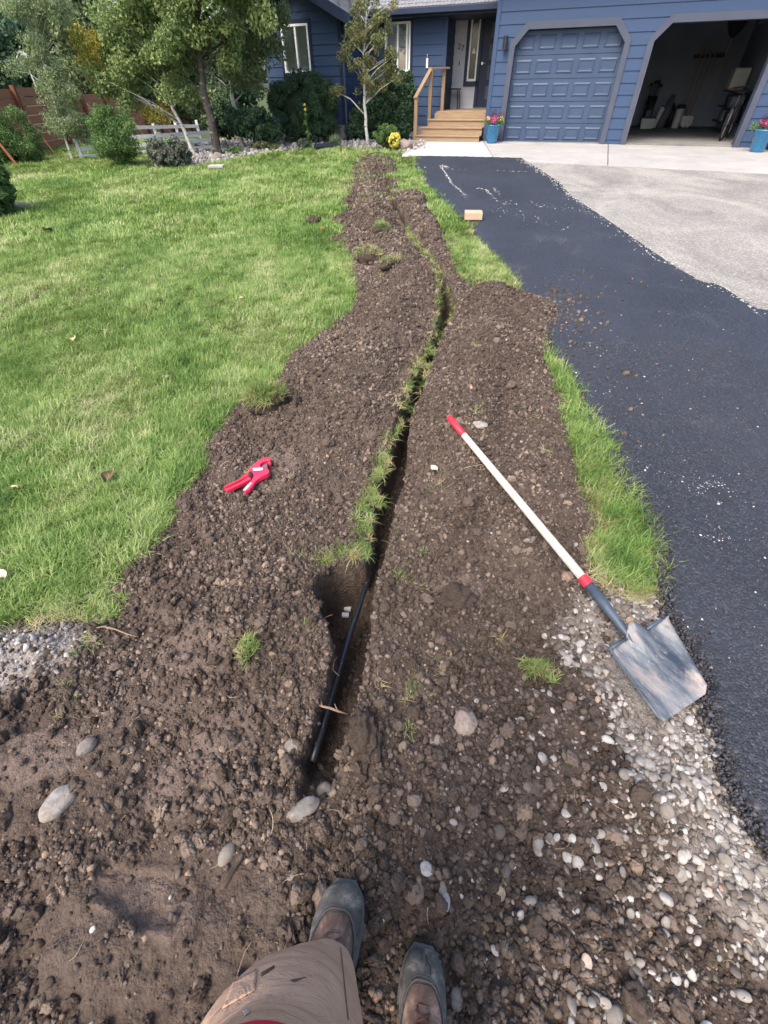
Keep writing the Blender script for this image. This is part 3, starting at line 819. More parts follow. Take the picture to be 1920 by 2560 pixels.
# porch left wall and the set-back wall with the right hand window
siding('porch_end_siding', M_BLUE, 1.2, TY, .3, 2.62, 0, .205, T=Matrix.Translation((-2.16, 0, 0)) @ Matrix.Rotation(PI / 2, 4, 'Z'))
WY = 1.2
W2 = (-3.86, -3.12, 1.40, 2.36)
siding('front_siding', M_BLUE, -4.5, -2.15, .28, 2.62, WY, .205, [Rect(W2[0], W2[1], W2[2], W2[3])])
gw = MB(); gw.box(-4.5, -2.14, WY + .0, WY + .04, -.4, .28); gw.build('foundation', M_CONCF, H)
gw = MB(); gw.box(-2.17, -2.09, WY - .03, WY + .03, .2, 2.60); gw.build('corner_board', M_BLUE, H)
M_BLIND = simple('window_blind', (.42, .44, .46), (.5, .52, .54), 4, .6)
def window(x0, x1, z0, z1, y, mull, blind):
    f = MB(); w = .045
    f.box(x0, x1, y - .04, y + .03, z0, z0 + w); f.box(x0, x1, y - .04, y + .03, z1 - w, z1)
    f.box(x0, x0 + w, y - .038, y + .03, z0 + w, z1 - w); f.box(x1 - w, x1, y - .038, y + .03, z0 + w, z1 - w)
    for m in mull: f.box(m - w / 2, m + w / 2, y - .036, y + .03, z0 + w, z1 - w)
    o = f.build('window', M_WHITE, H)
    g = MB(); g.box(x0 + w, x1 - w, y + .005, y + .012, z0 + w, z1 - w); t = NT('window_glass')
    gl = t.n('ShaderNodeBsdfGlossy'); gl.inputs['Roughness'].default_value = .03; tp = t.n('ShaderNodeBsdfTransparent'); fr_ = t.n('ShaderNodeFresnel'); fr_.inputs[0].default_value = 1.6
    mx = t.n('ShaderNodeMixShader'); t.l(t.math('ADD', fr_.outputs[0], .12), mx.inputs[0]); t.l(tp.outputs[0], mx.inputs[1]); t.l(gl.outputs[0], mx.inputs[2]); t.l(mx.outputs[0], t.o.inputs[0])
    g.build('pane', t.m, o)
    b = MB(); z = z0 + w
    if blind:
        while z < z1 - w - .02:
            vs = [(x0 + w, y + .03, z + .004), (x1 - w, y + .03, z + .004), (x1 - w, y + .055, z + .038), (x0 + w, y + .055, z + .038)]
            b.add(vs, [(0, 1, 2, 3)]); z += .036
        b.build('blind', M_BLIND, o)
        b2 = MB(); b2.box(x0, x1, y + .08, y + .1, z0, z1); b2.build('dark_interior', M_GLASSD, o)
    else:
        for k in range(24):
            xx = x0 + w + (x1 - x0 - 2 * w) * k / 24; xw = (x1 - x0 - 2 * w) / 24
            b.add([(xx, y + .04, z0), (xx + xw / 2, y + .055, z0), (xx + xw / 2, y + .055, z1), (xx, y + .04, z1)], [(0, 1, 2, 3)])
            b.add([(xx + xw / 2, y + .055, z0), (xx + xw, y + .04, z0), (xx + xw, y + .04, z1), (xx + xw / 2, y + .055, z1)], [(0, 1, 2, 3)])
        b.build('curtain', simple('pale_curtain', (.80, .88, .87), (.86, .92, .91), 2, .8), o)
    return o
window(*W2, WY, [(W2[0] + W2[1]) / 2, W2[1] - .10], True)
# left wing with gable
GY = -.5; WX = -4.46
window(-6.15, -5.36, 1.41, 2.30, GY, [-5.74], False)
apex_x, apex_z, slope = -5.7, 2.43 + (5.7 - 4.46) * .44, .44
def gab(z):
    if z <= 2.43: return (-6.75, WX)
    k = (z - 2.43) / slope; return (apex_x - (WX - apex_x) + k, WX - k)
siding('wing_siding', M_BLUE, -6.75, WX, .36, apex_z, GY, .195, [Rect(-6.15, -5.36, 1.41, 2.30)], topfn=gab)
siding('wing_side_siding', M_BLUE, GY, WY, .36, 2.45, 0, .195, T=Matrix.Translation((WX, 0, 0)) @ Matrix.Rotation(PI / 2, 4, 'Z'))
gw = MB(); gw.box(-6.75, WX - .02, GY + .01, GY + .05, -.4, .36); gw.box(WX - .06, WX - .02, GY + .05, WY, -.4, .36); gw.build('foundation', M_CONCF, H)
gw = MB(); gw.box(WX - .07, WX + .025, GY - .03, GY + .06, .36, 2.40); gw.build('corner_board', M_NAVY, H)
gw = MB(); gw.box(-6.22, -6.152, GY - .03, GY + .02, 1.34, 2.38); gw.box(-5.358, -5.29, GY - .03, GY + .02, 1.34, 2.38); gw.box(-6.152, -5.358, GY - .03, GY + .02, 2.302, 2.38); gw.box(-6.152, -5.358, GY - .03, GY + .02, 1.34, 1.408)
gw.build('window_trim', M_NAVY, H); gw = MB()
gw.box(W2[0] - .06, W2[0] - .002, WY - .03, WY + .02, 1.34, 2.44); gw.box(W2[1] + .002, W2[1] + .06, WY - .03, WY + .02, 1.34, 2.44)
gw.box(W2[0] - .002, W2[1] + .002, WY - .03, WY + .02, 2.362, 2.44)
gw.build('window_trim', M_NAVY, H)
# roofs
def slab(p, th=.09):
    mb = MB(); n = len(p); mb.add([Vector(v) for v in p] + [Vector(v) - Vector((0, 0, th)) for v in p], [tuple(range(n)), tuple(range(2 * n - 1, n - 1, -1))] + [(i, n + i, n + (i + 1) % n, (i + 1) % n) for i in range(n)]); return mb
def shingle_roof(p0, p1, q0, q1, rows=26):
    """p0-p1 eave, q0-q1 ridge: overlapping courses"""
    mb = MB(); p0, p1, q0, q1 = map(Vector, (p0, p1, q0, q1)); nrm = (p1 - p0).cross(q0 - p0).normalized()
    if nrm.z < 0: nrm = -nrm
    for r in range(rows):
        a, b = r / rows, (r + 1) / rows + .004
        n = 40
        for k in range(n):
            if (k * 7 + r * 3) % 5 == 0: dz = .008
            else: dz = random.uniform(.003, .007)
            u0, u1 = (k + (r % 2) * .5) / n, (k + 1 + (r % 2) * .5) / n - .003
            u1 = min(u1, 1)
            f = lambda u, v, h: (p0.lerp(p1, u)).lerp(q0.lerp(q1, u), v) + nrm * h
            mb.add([f(u0, a, dz + .006), f(u1, a, dz + .006), f(u1, min(b, 1), .001), f(u0, min(b, 1), .001), f(u0, a, 0), f(u1, a, 0)], [(0, 1, 2, 3), (4, 5, 1, 0)])
    o = mb.build('shingles', M_ROOF, H)
    return o
ez = 2.56
slab([(-4.4, .75, ez), (-.62, .75, ez), (-.62, 5.5, ez + 1.9), (-4.4, 5.5, ez + 1.9)]).build('roof', M_NAVY, H)
shingle_roof((-4.4, .74, ez + .005), (-.62, .74, ez + .005), (-4.4, 5.5, ez + 1.905), (-.62, 5.5, ez + 1.905))
gw = MB(); gw.box(-4.38, -.62, .62, .74, ez - .12, ez - .01); gw.build('gutter', M_NAVY, H, bevel=.01)
gw = MB(); gw.box(-4.4, -.62, .76, 2.4, ez - .16, ez - .12); gw.build('soffit', M_NAVY, H)
for sg in (1,):
    ra = Vector((apex_x, GY - .35, apex_z + .10)); rb = Vector((WX + .42, GY - .35, apex_z + .10 - (WX + .42 - apex_x) * slope))
    slab([ra, rb, rb + Vector((0, 6, 0)), ra + Vector((0, 6, 0))], .10).build('roof', M_NAVY, H)
    mb = shingle_roof(rb + Vector((0, 0, .006)), rb + Vector((0, 6, .006)), ra + Vector((0, 0, .006)), ra + Vector((0, 6, .006)))
    rc = Vector((2 * apex_x - rb.x, rb.y, rb.z))
    slab([rc, ra, ra + Vector((0, 6, 0)), rc + Vector((0, 6, 0))], .10).build('roof', M_NAVY, H)
    gw = MB(); gw.beam(ra - Vector((0, .012, .06)), rb - Vector((0, .012, .06)), .025, .19, (0, 0, 1)); gw.build('bargeboard', M_NAVY, H)
ga = slab([(-.95, -.5, 3.22), (9, -.5, 3.22), (9, 6.9, 5.4), (-.95, 6.9, 5.4)], .12).build('roof', M_NAVY, H)
# downpipe at the wing corner and its black drain pipe
gw = MB(); gw.tube([(WX + .07, GY - .06, 2.30), (WX + .07, GY - .06, .12), (WX + .02, GY - .25, .02)], .038, 10); gw.build('downpipe', M_NAVY, H, smooth=True)
# wall lamp
gw = MB(); gw.lathe([(.02, -.12), (.055, -.12), (.055, .12), (.02, .12)], 16, (-.33, -.10, 1.83)); gw.box(-.355, -.305, -.07, -.012, 1.78, 1.88); gw.build('wall_lamp', simple('bronze', (.03, .032, .04), None, 20, .45, .3), H)

def htop(name, label, cat, x, y, z=0, rz=0, group=None):
    p = LW(x, y, z); return empty(name, p, HA + rz, label, cat, group)
# cedar steps, deck and rail
st = htop('porch_steps', 'cedar porch deck with four golden steps and one handrail', 'steps', 0, 0)
PZ = .60
d = MB(); n = 12
for k in range(n):
    y0 = .45 + k * .155; d.box(-2.10, -.66, y0, y0 + .145, PZ - .035, PZ)
d.build('deck', M_WOOD, st, bevel=.004)
d = MB(); d.box(-2.05, -.64, .47, .50, PZ - .16, PZ - .037); d.box(-2.05, -2.01, .52, 2.2, 0, PZ - .037); d.build('fascia', M_WOOD, st)
for k in range(4):
    zt = PZ * (k) / 4
    y = -.38 + k * .275
    if k < 3:
        t_ = MB(); t_.box(-2.46 + .10 * k, -.66, y - .025, y + .27, PZ * (k + 1) / 4 - .032, PZ * (k + 1) / 4); t_.build('tread', M_WOOD, st, bevel=.006)
    t_ = MB(); t_.box(-2.44 + .10 * k, -.665, y, y + .02, zt - (.05 if k == 0 else 0), PZ * (k + 1) / 4 - .034); t_.build('riser', M_WOOD, st)
# rail
d = MB()
def lp(px, py, yl):
    dd = ray(px, py); o = np.array([0, 0, CAMH]); n = np.array(HN[:]); t = ((np.array(HO[:]) - o) @ n + yl) / (dd @ n); w = o + t * dd - np.array(HO[:]); return (float(w @ np.array(HE[:])), yl, float(w[2]))
pA = (-2.46, -.30, -.05); tA = (-2.46, -.30, .90); pB = (-2.36, .52, .6); tB = (-2.36, .52, 1.52); pC = (-2.12, 1.05, .6); tC = (-1.98, 1.05, 1.52)
for a, b in ((pA, tA), ((-2.30, .50, .0), (-2.30, .50, 1.42)), ((-2.06, .95, .3), (-2.06, .95, 1.42))):
    q = MB(); q.beam(a, b, .09, .09, (0, 1, 0)); q.build('post', M_WOODV, st, bevel=.004)
q = MB(); q.beam((-2.48, -.36, .88), (-2.31, .50, 1.44), .10, .045); q.beam((-2.34, .46, 1.445), (-1.98, 1.05, 1.455), .14, .04); q.build('handrail', M_WOOD, st, bevel=.005)
# small bench
bn = htop('porch_stool', 'small dark metal stool on the porch against the white siding', 'stool', -2.02, 2.0, PZ)
q = MB(); q.box(-.20, .20, -.14, .14, .42, .45); q.build('seat', M_NAVY, bn, bevel=.005)
for sx in (-1, 1):
    for sy in (-1, 1):
        q = MB(); q.beam((sx * .15, sy * .11, .42), (sx * .19, sy * .13, 0), .022, .022); q.build('leg', M_NAVY, bn)
# white thermometer / hook on front siding
tm = htop('wall_thermometer', 'small white thermometer on the blue siding beside the porch', 'thermometer', -2.62, WY - .03, 1.56)
q = MB(); q.box(-.03, .03, -.02, .01, -.10, .10); q.build('dial_plate', M_WHITE, tm, bevel=.012)
q = MB(); q.tube([(0, -.01, .10), (0, -.03, .14), (0, -.01, .17)], .007, 6); q.build('hook', M_WHITE, tm)

# ------------------------------------------------------------------ flower pots
M_POT = simple('blue_glaze', (.022, .150, .300), (.035, .20, .38), 6, .28, spec=.6)
M_PETP = leaf_mat('pink_petal', [(0, (.42, .03, .16)), (.6, (.62, .09, .28)), (1, (.75, .35, .45))])
M_PETY = leaf_mat('yellow_petal', [(0, (.62, .50, .05)), (1, (.85, .78, .20))])
M_PETR = leaf_mat('purple_foliage', [(0, (.05, .015, .03)), (.6, (.12, .04, .07)), (1, (.20, .09, .10))])
def cards(name, mat, C, R, n, size, parent=None, asp=1.7, seed=0, droop=0.0, tint=None, flatten=0.0, shell=0.0):
    """leaf-sized rhombs around cluster centres C with radii R"""
    rr = np.random.default_rng(seed + 900)
    C = np.asarray(C, float); R = np.asarray(R, float)
    if R.ndim == 1: R = np.repeat(R[:, None], 3, 1)
    w = R.prod(1) ** (2 / 3); k = rr.choice(len(C), n, p=w / w.sum())
    d = rr.normal(size=(n, 3)); d /= np.linalg.norm(d, axis=1)[:, None]
    rad = rr.random(n) ** (1 / 3); rad = rad * (1 - shell) + shell * (0.8 + .25 * rr.random(n))
    P = C[k] + d * R[k] * rad[:, None]
    ax = rr.normal(size=(n, 3)); ax[:, 2] -= droop; ax /= np.linalg.norm(ax, axis=1)[:, None]
    nn = rr.normal(size=(n, 3)) + d * 0.6; nn[:, 2] += flatten; b = np.cross(ax, nn); b /= (np.linalg.norm(b, axis=1)[:, None] + 1e-9)
    s = size * rr.uniform(.6, 1.35, n)[:, None]; ax = ax * s * .5; b = b * s * .5 / asp
    up_ = np.cross(ax, b); up_ = up_ / (np.linalg.norm(up_, axis=1)[:, None] + 1e-9) * s * .12
    V = np.stack([P - ax, P + b + up_, P + ax, P - b + up_], 1).reshape(-1, 3)
    Fq = np.arange(4 * n).reshape(n, 4)
    ct = rr.random(len(C))
    t = np.clip(ct[k] * .55 + rr.random(n) * .45, 0, 1) if tint is None else rr.uniform(*tint, n)
    return np_mesh(name, V, Fq, mat, parent, smooth=False, attrs={'tint': np.repeat(t, 4)})
def pot(x, y, label, h=.36, r=.19, seed=0):
    p = LW(x, y, 0); z = float(base(np.array(p.x), np.array(p.y))) + .02
    e = empty('flower_pot', (p.x, p.y, z), 0, label, 'flower pot', 'blue flower pots beside the garage doors')
    q = MB(); q.lathe([(r * .62, 0), (r * .66, .01), (r * .98, h * .94), (r * 1.04, h * .95), (r * 1.04, h), (r * .92, h), (r * .9, h - .03)], 32); q.build('pot', M_POT, e, smooth=True)
    q = MB(); q.lathe([(r * .86, h - .05), (r * .88, h - .03)], 20); q.build('potting_soil', M_CLOD, e)
    rr = random.Random(seed)
    def cl(n, zz, sp): return [(rr.gauss(0, r * sp), rr.gauss(0, r * sp), h + zz + rr.random() * .06) for _ in range(n)]
    f = empty('planting', (0, 0, 0)); bpy.data.objects.remove(f)
    c = cl(9, .02, .6); pl = cards('foliage', M_LEAFM, c, [.075] * 9, 900, .035, e, 1.8, seed)
    c = cl(7, .06, .55); cards('pink_flowers', M_PETP, c, [.06] * 7, 420, .030, pl, 1.1, seed + 1)
    c = cl(4, .07, .5); cards('yellow_flowers', M_PETY, c, [.045] * 4, 90, .028, pl, 1.1, seed + 2)
    c = [(rr.gauss(0, r * .5), rr.gauss(0, r * .5), h + .16 + rr.random() * .05) for _ in range(6)]; cards('purple_sprays', M_PETR, c, [(.05, .05, .09)] * 6, 420, .03, pl, 2.5, seed + 3)
    return e
pot(-.32, -.42, 'blue flower pot of pink petunias between the steps and the closed garage door', seed=3)
pot(5.72, -.72, 'blue flower pot of mixed blooms right of the open garage bay', .38, .20, seed=8)
# wheeled bin at the right picture edge
bi = htop('waste_bin', 'dark blue waste bin standing behind the right flower pot', 'bin', 6.25, -.45, -.05)
q = MB(); q.add([(-.2, -.2, 0), (.2, -.2, 0), (.2, .2, 0), (-.2, .2, 0), (-.26, -.27, .62), (.26, -.27, .62), (.26, .24, .62), (-.26, .24, .62)], [(0, 3, 2, 1), (4, 5, 6, 7), (0, 1, 5, 4), (1, 2, 6, 5), (2, 3, 7, 6), (3, 0, 4, 7)]); q.build('body', M_NAVY, bi, bevel=.02)
q = MB(); q.box(-.28, .28, -.30, .27, .625, .66); q.build('lid', M_NAVY, bi, bevel=.012)
for sx in (-1, 1):
    q = MB(); q.lathe([(.07, -.02), (.07, .02)], 16, T=Matrix.Translation((sx * .23, .2, .06)) @ Matrix.Rotation(PI / 2, 4, 'Y')); q.build('wheel', M_NAVY, bi)

# ------------------------------------------------------------------ things kept in the open garage bay
M_BLK = simple('black_plastic', (.010, .012, .017), (.018, .020, .026), 12, .5)
M_STEEL = simple('dull_steel', (.30, .30, .30), (.20, .20, .20), 25, .4, .8)
M_OFFW = simple('offwhite_plastic', (.55, .55, .53), (.45, .45, .43), 6, .5)
M_GREY = simple('grey_fabric', (.09, .10, .12), (.13, .14, .16), 14, .9)
M_ASHW = wood_mat('tool_handle_wood', (.30, .22, .14), (.42, .32, .21), (8, 8, 1))
def gz_(o): return o
# grain scoop hung on the wall
t_ = htop('snow_shovel', 'wide dark snow shovel hung blade up on the garage wall', 'shovel', 5.35, 5.6, .55, 0)
q = MB(); prof = [(-.24, 2.02), (.24, 2.02), (.26, 1.78), (.16, 1.58), (.04, 1.45), (-.04, 1.45), (-.16, 1.58), (-.26, 1.78)]
q.prism(prof, .0, .035); q.build('blade', M_BLK, t_, bevel=.01)
q = MB(); q.tube([(0, .02, 1.46), (0, .02, .15)], .018, 8); q.build('handle', M_ASHW, t_)
tools = [(4.75, 1.5, 'rake'), (4.88, 1.55, 'hoe'), (5.02, 1.45, 'spade'), (5.14, 1.52, 'spade')]
for i, (x, h, kd) in enumerate(tools):
    t_ = htop('garden_' + kd, ['long-handled leaf rake, leftmost of the tools leaning in the garage', 'thin hoe leaning beside the leaf rake in the garage', 'garden spade leaning third among the garage tools', 'garden spade leaning rightmost among the garage tools'][i], kd, x, 5.9, 0, 0, 'long-handled tools leaning in the garage')
    q = MB(); q.tube([(.25 * 0, .25, 0.02 + (h + .4)), (-.12, -.1, .28)], .016, 8); q.build('handle', M_ASHW, t_)
    q = MB()
    if kd == 'spade': q.prism([(-.10, .30), (.10, .30), (.11, .1), (0, 0), (-.11, .1)], -.12, -.10, Matrix.Translation((-.12, .0, 0)))
    elif kd == 'hoe': q.box(-.2, -.04, -.14, -.1, .18, .3)
    else:
        for k in range(9): q.beam((-.12, -.1, .30), (-.12 + (k - 4) * .035, -.16, .02), .008, .006)
    q.build('head', M_STEEL, t_)
t_ = htop('tool_rack', 'dark wooden rack holding the long tools on the garage wall', 'rack', 5.0, 6.3, 1.62)
q = MB(); q.box(-.42, .42, -.04, .05, 0, .08); q.build('rail', M_BLK, t_)
for k in range(5):
    q = MB(); q.tube([(-.35 + k * .17, -.04, .04), (-.35 + k * .17, -.14, .05), (-.35 + k * .17, -.15, .09)], .009, 6); q.build('peg', M_STEEL, t_)
# sports bag / golf bag
t_ = htop('golf_bag', 'black golf bag with clubs standing at the garage back wall', 'golf bag', 3.72, 5.7, 0)
q = MB(); q.lathe([(.13, 0), (.14, .05), (.12, .5), (.15, .78)], 20); q.build('bag', M_BLK, t_, smooth=True)
q = MB(); q.box(-.08, .08, -.20, -.12, .15, .45); q.build('pocket', M_GREY, t_, bevel=.02)
for k, (a, b, l) in enumerate([(-.10, .02, 1.02), (-.03, .05, 1.08), (.04, -.03, 1.04), (.09, .04, 1.0), (.02, .0, 1.1)]):
    q = MB(); q.tube([(a * .6, b, .5), (a * 1.5, b, l - .04)], .009, 6); q.lathe([(.02, -.03), (.05, 0), (.045, .045), (.015, .06)], 10, (a * 1.5, b, l)); q.build('club', M_BLK, t_)
t_ = htop('plastic_tub', 'pale plastic storage tub under the golf bag at the garage wall', 'tub', 3.74, 5.2, 0)
q = MB(); q.add([(-.17, -.13, 0), (.17, -.13, 0), (.17, .13, 0), (-.17, .13, 0), (-.21, -.16, .26), (.21, -.16, .26), (.21, .16, .26), (-.21, .16, .26)], [(0, 3, 2, 1), (0, 1, 5, 4), (1, 2, 6, 5), (2, 3, 7, 6), (3, 0, 4, 7)]); q.build('body', M_OFFW, t_, bevel=.01)
q = MB(); q.box(-.22, .22, -.17, .17, .262, .285); q.build('lid', M_GREY, t_, bevel=.006)
t_ = htop('kraft_tube', 'upright pale roll leaning beside the golf bag', 'roll', 4.05, 5.6, 0)
q = MB(); q.tube([(-.08, 0, 0.0), (.06, .1, .50)], .075, 18); q.build('sleeve', M_OFFW, t_, smooth=False)
q = MB(); q.tube([(.055, .097, .49), (.075, .112, .53)], .079, 18); q.build('cap', M_GREY, t_)
t_ = htop('folded_chair', 'dark folded camp chair in its bag leaning on the garage wall', 'camp chair', 4.32, 5.8, 0)
q = MB(); q.tube([(-.15, 0, .0), (-.05, .1, .4), (.02, .16, .80)], [.13, .15, .05], 16); q.build('bag', M_GREY, t_, smooth=True)
q = MB(); q.tube([(.12, .05, .0), (.16, .1, .35), (.10, .16, .60)], [.09, .10, .03], 14); q.build('carry_bag', M_BLK, t_, smooth=True)
t_ = htop('pedal_bin', 'cream bin with a black lid by the garage back wall', 'bin', 4.62, 5.5, 0)
q = MB(); q.lathe([(.10, 0), (.125, .48)], 24); q.build('body', M_OFFW, t_, smooth=False)
q = MB(); q.lathe([(.132, .482), (.132, .55), (.10, .585)], 24); q.build('lid', M_BLK, t_)
# bicycle by the right jamb
bk = htop('bicycle', 'dark bicycle standing against the right side of the open garage', 'bicycle', 5.42, 1.6, 0, math.radians(72))
for k, x in enumerate((-.5, .5)):
    q = MB(); R = .33
    q.tube([(x + R * math.cos(a), 0, .34 + R * math.sin(a)) for a in [2 * PI * i / 28 for i in range(29)]], .022, 6, cap=False); w_ = q.build('wheel', M_BLK, bk)
    q = MB()
    for i in range(14): a = 2 * PI * i / 14; q.tube([(x, 0, .34), (x + R * math.cos(a), 0, .34 + R * math.sin(a))], .003, 4)
    q.build('spokes', M_STEEL, w_)
q = MB()
for a, b in (((-.5, 0, .34), (-.1, 0, .33)), ((-.5, 0, .34), (-.22, 0, .78)), ((-.1, 0, .33), (-.24, 0, .86)), ((-.1, 0, .33), (.34, 0, .80)), ((-.22, 0, .76), (.33, 0, .86)), ((.32, 0, .92), (.5, 0, .34))): q.tube([a, b], .018, 8)
q.build('frame', M_STEEL, bk)
q = MB(); q.lathe([(.02, -.02), (.09, 0), (.06, .04)], 14, (-.25, 0, .90)); q.build('saddle', M_BLK, bk)
q = MB(); q.tube([(.30, -.28, .98), (.33, -.1, 1.0), (.33, .1, 1.0), (.30, .28, .98)], .014, 8); q.build('handlebar', M_BLK, bk)
t_ = htop('wall_cabinet', 'white cabinet box hung on the right garage wall', 'cabinet', 5.70, 4.4, .95)
q = MB(); q.box(-.20, .20, -.3, .3, 0, .42); q.build('body', M_OFFW, t_, bevel=.03)
q = MB(); q.box(-.205, .19, -.29, .29, -.07, -.003); q.build('shelf', M_ASHW, t_)
t_ = htop('storage_shelf', 'dark shelf of boxes and garden gear on the right garage wall', 'shelf', 5.66, 3.6, 0)
for k in range(3):
    q = MB(); q.box(-.22, .24, -.75, .75, .25 + k * .32, .28 + k * .32); q.build('board', M_BLK, t_)
for k, (y, z, s, m) in enumerate([(-.5, .28, .2, M_BLK), (0, .28, .26, M_GREY), (.5, .28, .18, M_BLK), (-.4, .60, .22, M_GREY), (.2, .60, .2, M_BLK)]):
    b_ = htop('storage_box', ['black box at the near end of the lower garage shelf', 'grey box in the middle of the lower garage shelf', 'small black box at the far end of the lower garage shelf', 'grey box on the middle garage shelf', 'black box on the middle garage shelf'][k], 'box', 5.66, 3.6 + y, z + .002, 0, 'boxes on the garage shelf')
    q = MB(); q.box(-s * .7, s * .7, -s * .8, s * .8, 0, s); q.build('carton', m, b_, bevel=.01)
    q = MB(); q.box(-s * .72, s * .72, -s * .82, s * .82, s * .86, s * 1.02); q.build('lid', M_BLK, b_, bevel=.006)

# ------------------------------------------------------------------ flat-lying and hand-sized things
def on(px, py, lift=0.0, h=.05):
    x, y = G(px, py, h); return Vector((x, y, gz(x, y) + lift))

# wooden block on the asphalt
c = on(1182, 548, 0, .03); c.z = float(base(np.array(c.x), np.array(c.y))) + .038
wb = MB(); wb.box(-.115, .115, -.10, .10, 0, .08)
o = wb.build('wood_block', simple('pale_pine', (.36, .25, .165), (.48, .35, .24), 9, .7, bump=.2, bdist=.003, stretch=(1, 8, 8)), bevel=.004); o.location = c; o.rotation_euler = (0, 0, math.radians(-6)); tag(o, 'pale offcut of timber lying on the asphalt beside the grass edge', 'wood block')

# ---- square-point shovel
SA = on(1124, 1088, .065); SB = on(1462, 1482, .060); SC_ = on(1552, 1592, .052); SD = on(1705, 1790, .02)
SA.z = max(SA.z, gz(SA.x, SA.y) + .05)
shv = empty('shovel', (SB.x, SB.y, 0), 0, 'long-handled square shovel with red grip lying on soil and pebbles', 'shovel')
inv = Matrix.Translation(-Vector((SB.x, SB.y, 0)))
def S(v): return inv @ Vector(v)
SA = on(1118, 1083, .0, .09); SB.z = max(SB.z, gz(SB.x, SB.y) + .03)
for k_ in range(1, 21):
    q_ = SB.lerp(SA, k_ / 20); need = gz(q_.x, q_.y) + .022
    if q_.z < need: SA.z += (need - q_.z) / (k_ / 20)
LT = on(1508, 1642, .045); RT_ = on(1648, 1568, .058); RB = on(1764, 1736, .034); LB = on(1640, 1820, .034)
_n = 0
for _i in range(9):
    for _j in range(9):
        _q = LT.lerp(RT_, _i / 8).lerp(LB.lerp(RB, _i / 8), _j / 8); _n = max(_n, gz(_q.x, _q.y) + .016 - _q.z)
for _q in (LT, RT_, RB, LB): _q.z += _n
SB.z += _n * .6; SC_.z += _n; SD.z += _n
BLADE_AREA = [(LT.x, LT.y), (RT_.x, RT_.y), (RB.x, RB.y), (LB.x, LB.y)]
ax = (SB - SA).normalized()
M_REDP = simple('red_grip', (.62, .018, .035), (.70, .035, .055), 20, .45)
M_ASH = wood_mat('ash_handle', (.36, .31, .25), (.54, .48, .40), (22, 22, 22), .8, 2.0)
M_BLADE = None
t = NT('worn_steel'); p = t.pos('obj')
mp = t.n('ShaderNodeMapping'); mp.inputs['Rotation'].default_value = (0, 0, math.radians(62)); t.l(p, mp.inputs[0]); p = mp.outputs[0]; a = t.noise(t.scaled(p, (.35, 1.3, 1)), 10, 6, .7, .25); b = t.noise(t.scaled(p, (.6, 1.4, 1)), 45, 5, .75, .2)
c_ = t.ramp(a, [(.36, (.030, .042, .060)), (.5, (.12, .135, .15)), (.62, (.26, .255, .25))])
c_ = t.mix(t.ramp(t.noise(t.scaled(p, (.5, 1.3, 1)), 8, 6, .75, .3), [(.52, 0.0), (.66, .85)]), c_, (.33, .27, .235))
c_ = t.mix(t.ramp(b, [(.6, 0.0), (.72, .8)]), c_, (.42, .39, .36))
M_BLADE = t.bsdf(c_, t.ramp(a, [(.3, .42), (.7, .8)]), 0.25, t.bump(b, .35, .002), .4)
M_BLUEST = simple('dark_painted_steel', (.045, .062, .085), (.085, .105, .13), 18, .45, .2, bump=.1)
q = MB(); g1 = SA.lerp(SB, .145)
q.tube([S(SA), S(SA + ax * .006), S(SA.lerp(SB, .07)), S(g1)], [.012, .0165, .0165, .0155], 16); q.build('grip', M_REDP, shv, smooth=True)
q = MB(); q.tube([S(g1), S(SA.lerp(SB, .5)), S(SA.lerp(SB, .965))], [.0160, .0172, .0178], 16, cap=False); q.build('handle', M_ASH, shv, smooth=True)
q = MB(); q.tube([S(SA.lerp(SB, .965)), S(SB)], [.0200, .0205], 16); q.build('collar', M_REDP, shv, smooth=False)
q = MB(); mid = SB.lerp(SC_, .5) + Vector((0, 0, .003)); q.tube([S(SB), S(mid), S(SC_), S(SC_ + (SD - SC_).normalized() * .045 + Vector((0, 0, -.004)))], [.0192, .0185, .0135, .006], 16); q.build('socket', M_BLUEST, shv, smooth=True)
# blade from its four corners on the ground
nu, nv = 28, 30; V = []; Fq = []
for th in (0, 1):
    for j in range(nv + 1):
        v = j / nv
        for i in range(nu + 1):
            u = i / nu
            a_ = LT.lerp(RT_, u); b_ = LB.lerp(RB, u); P_ = a_.lerp(b_, v)
            side = abs(u * 2 - 1)
            dish = -.014 * (1 - side ** 4) * (1 - .45 * v)
            rise = .020 * sstep(.80, 1.0, side) * (1 - .65 * v)
            crease = .016 * math.exp(-((u - .5) / .085) ** 2) * float(sstep(.62, .0, v)) + .020 * math.exp(-((u - .5) / .17) ** 2) * float(sstep(.3, .0, v))
            step = .014 * float(sstep(.05, .0, v)) * (1 - math.exp(-((u - .5) / .12) ** 2))
            shoulder = 0.0
            # the step edge is notched back at the centre where the socket joins
            back = (.045 * math.exp(-((u - .5) / .13) ** 2) + .006 * sstep(.7, 1.0, side) * 0) * float(sstep(.28, .0, v))
            rnd = 0.018 * max(0, side - .86) / .14 * float(sstep(.92, 1, v))
            P_ = P_ + (a_ - b_).normalized() * (back + rnd) + Vector((0, 0, dish + rise + crease + step - th * .0022 + .012))
            V.append(S(P_)[:])
N1 = (nu + 1) * (nv + 1)
for th in (0, 1):
    for j in range(nv):
        for i in range(nu):
            k = th * N1 + j * (nu + 1) + i; f = (k, k + 1, k + nu + 2, k + nu + 1); Fq.append(f if th else f[::-1])
ring = [i for i in range(nu + 1)] + [j * (nu + 1) + nu for j in range(1, nv + 1)] + [nv * (nu + 1) + i for i in range(nu - 1, -1, -1)] + [j * (nu + 1) for j in range(nv - 1, 0, -1)]
for k in range(len(ring)):
    a_, b_ = ring[k], ring[(k + 1) % len(ring)]; Fq.append((a_, b_, b_ + N1, a_ + N1))
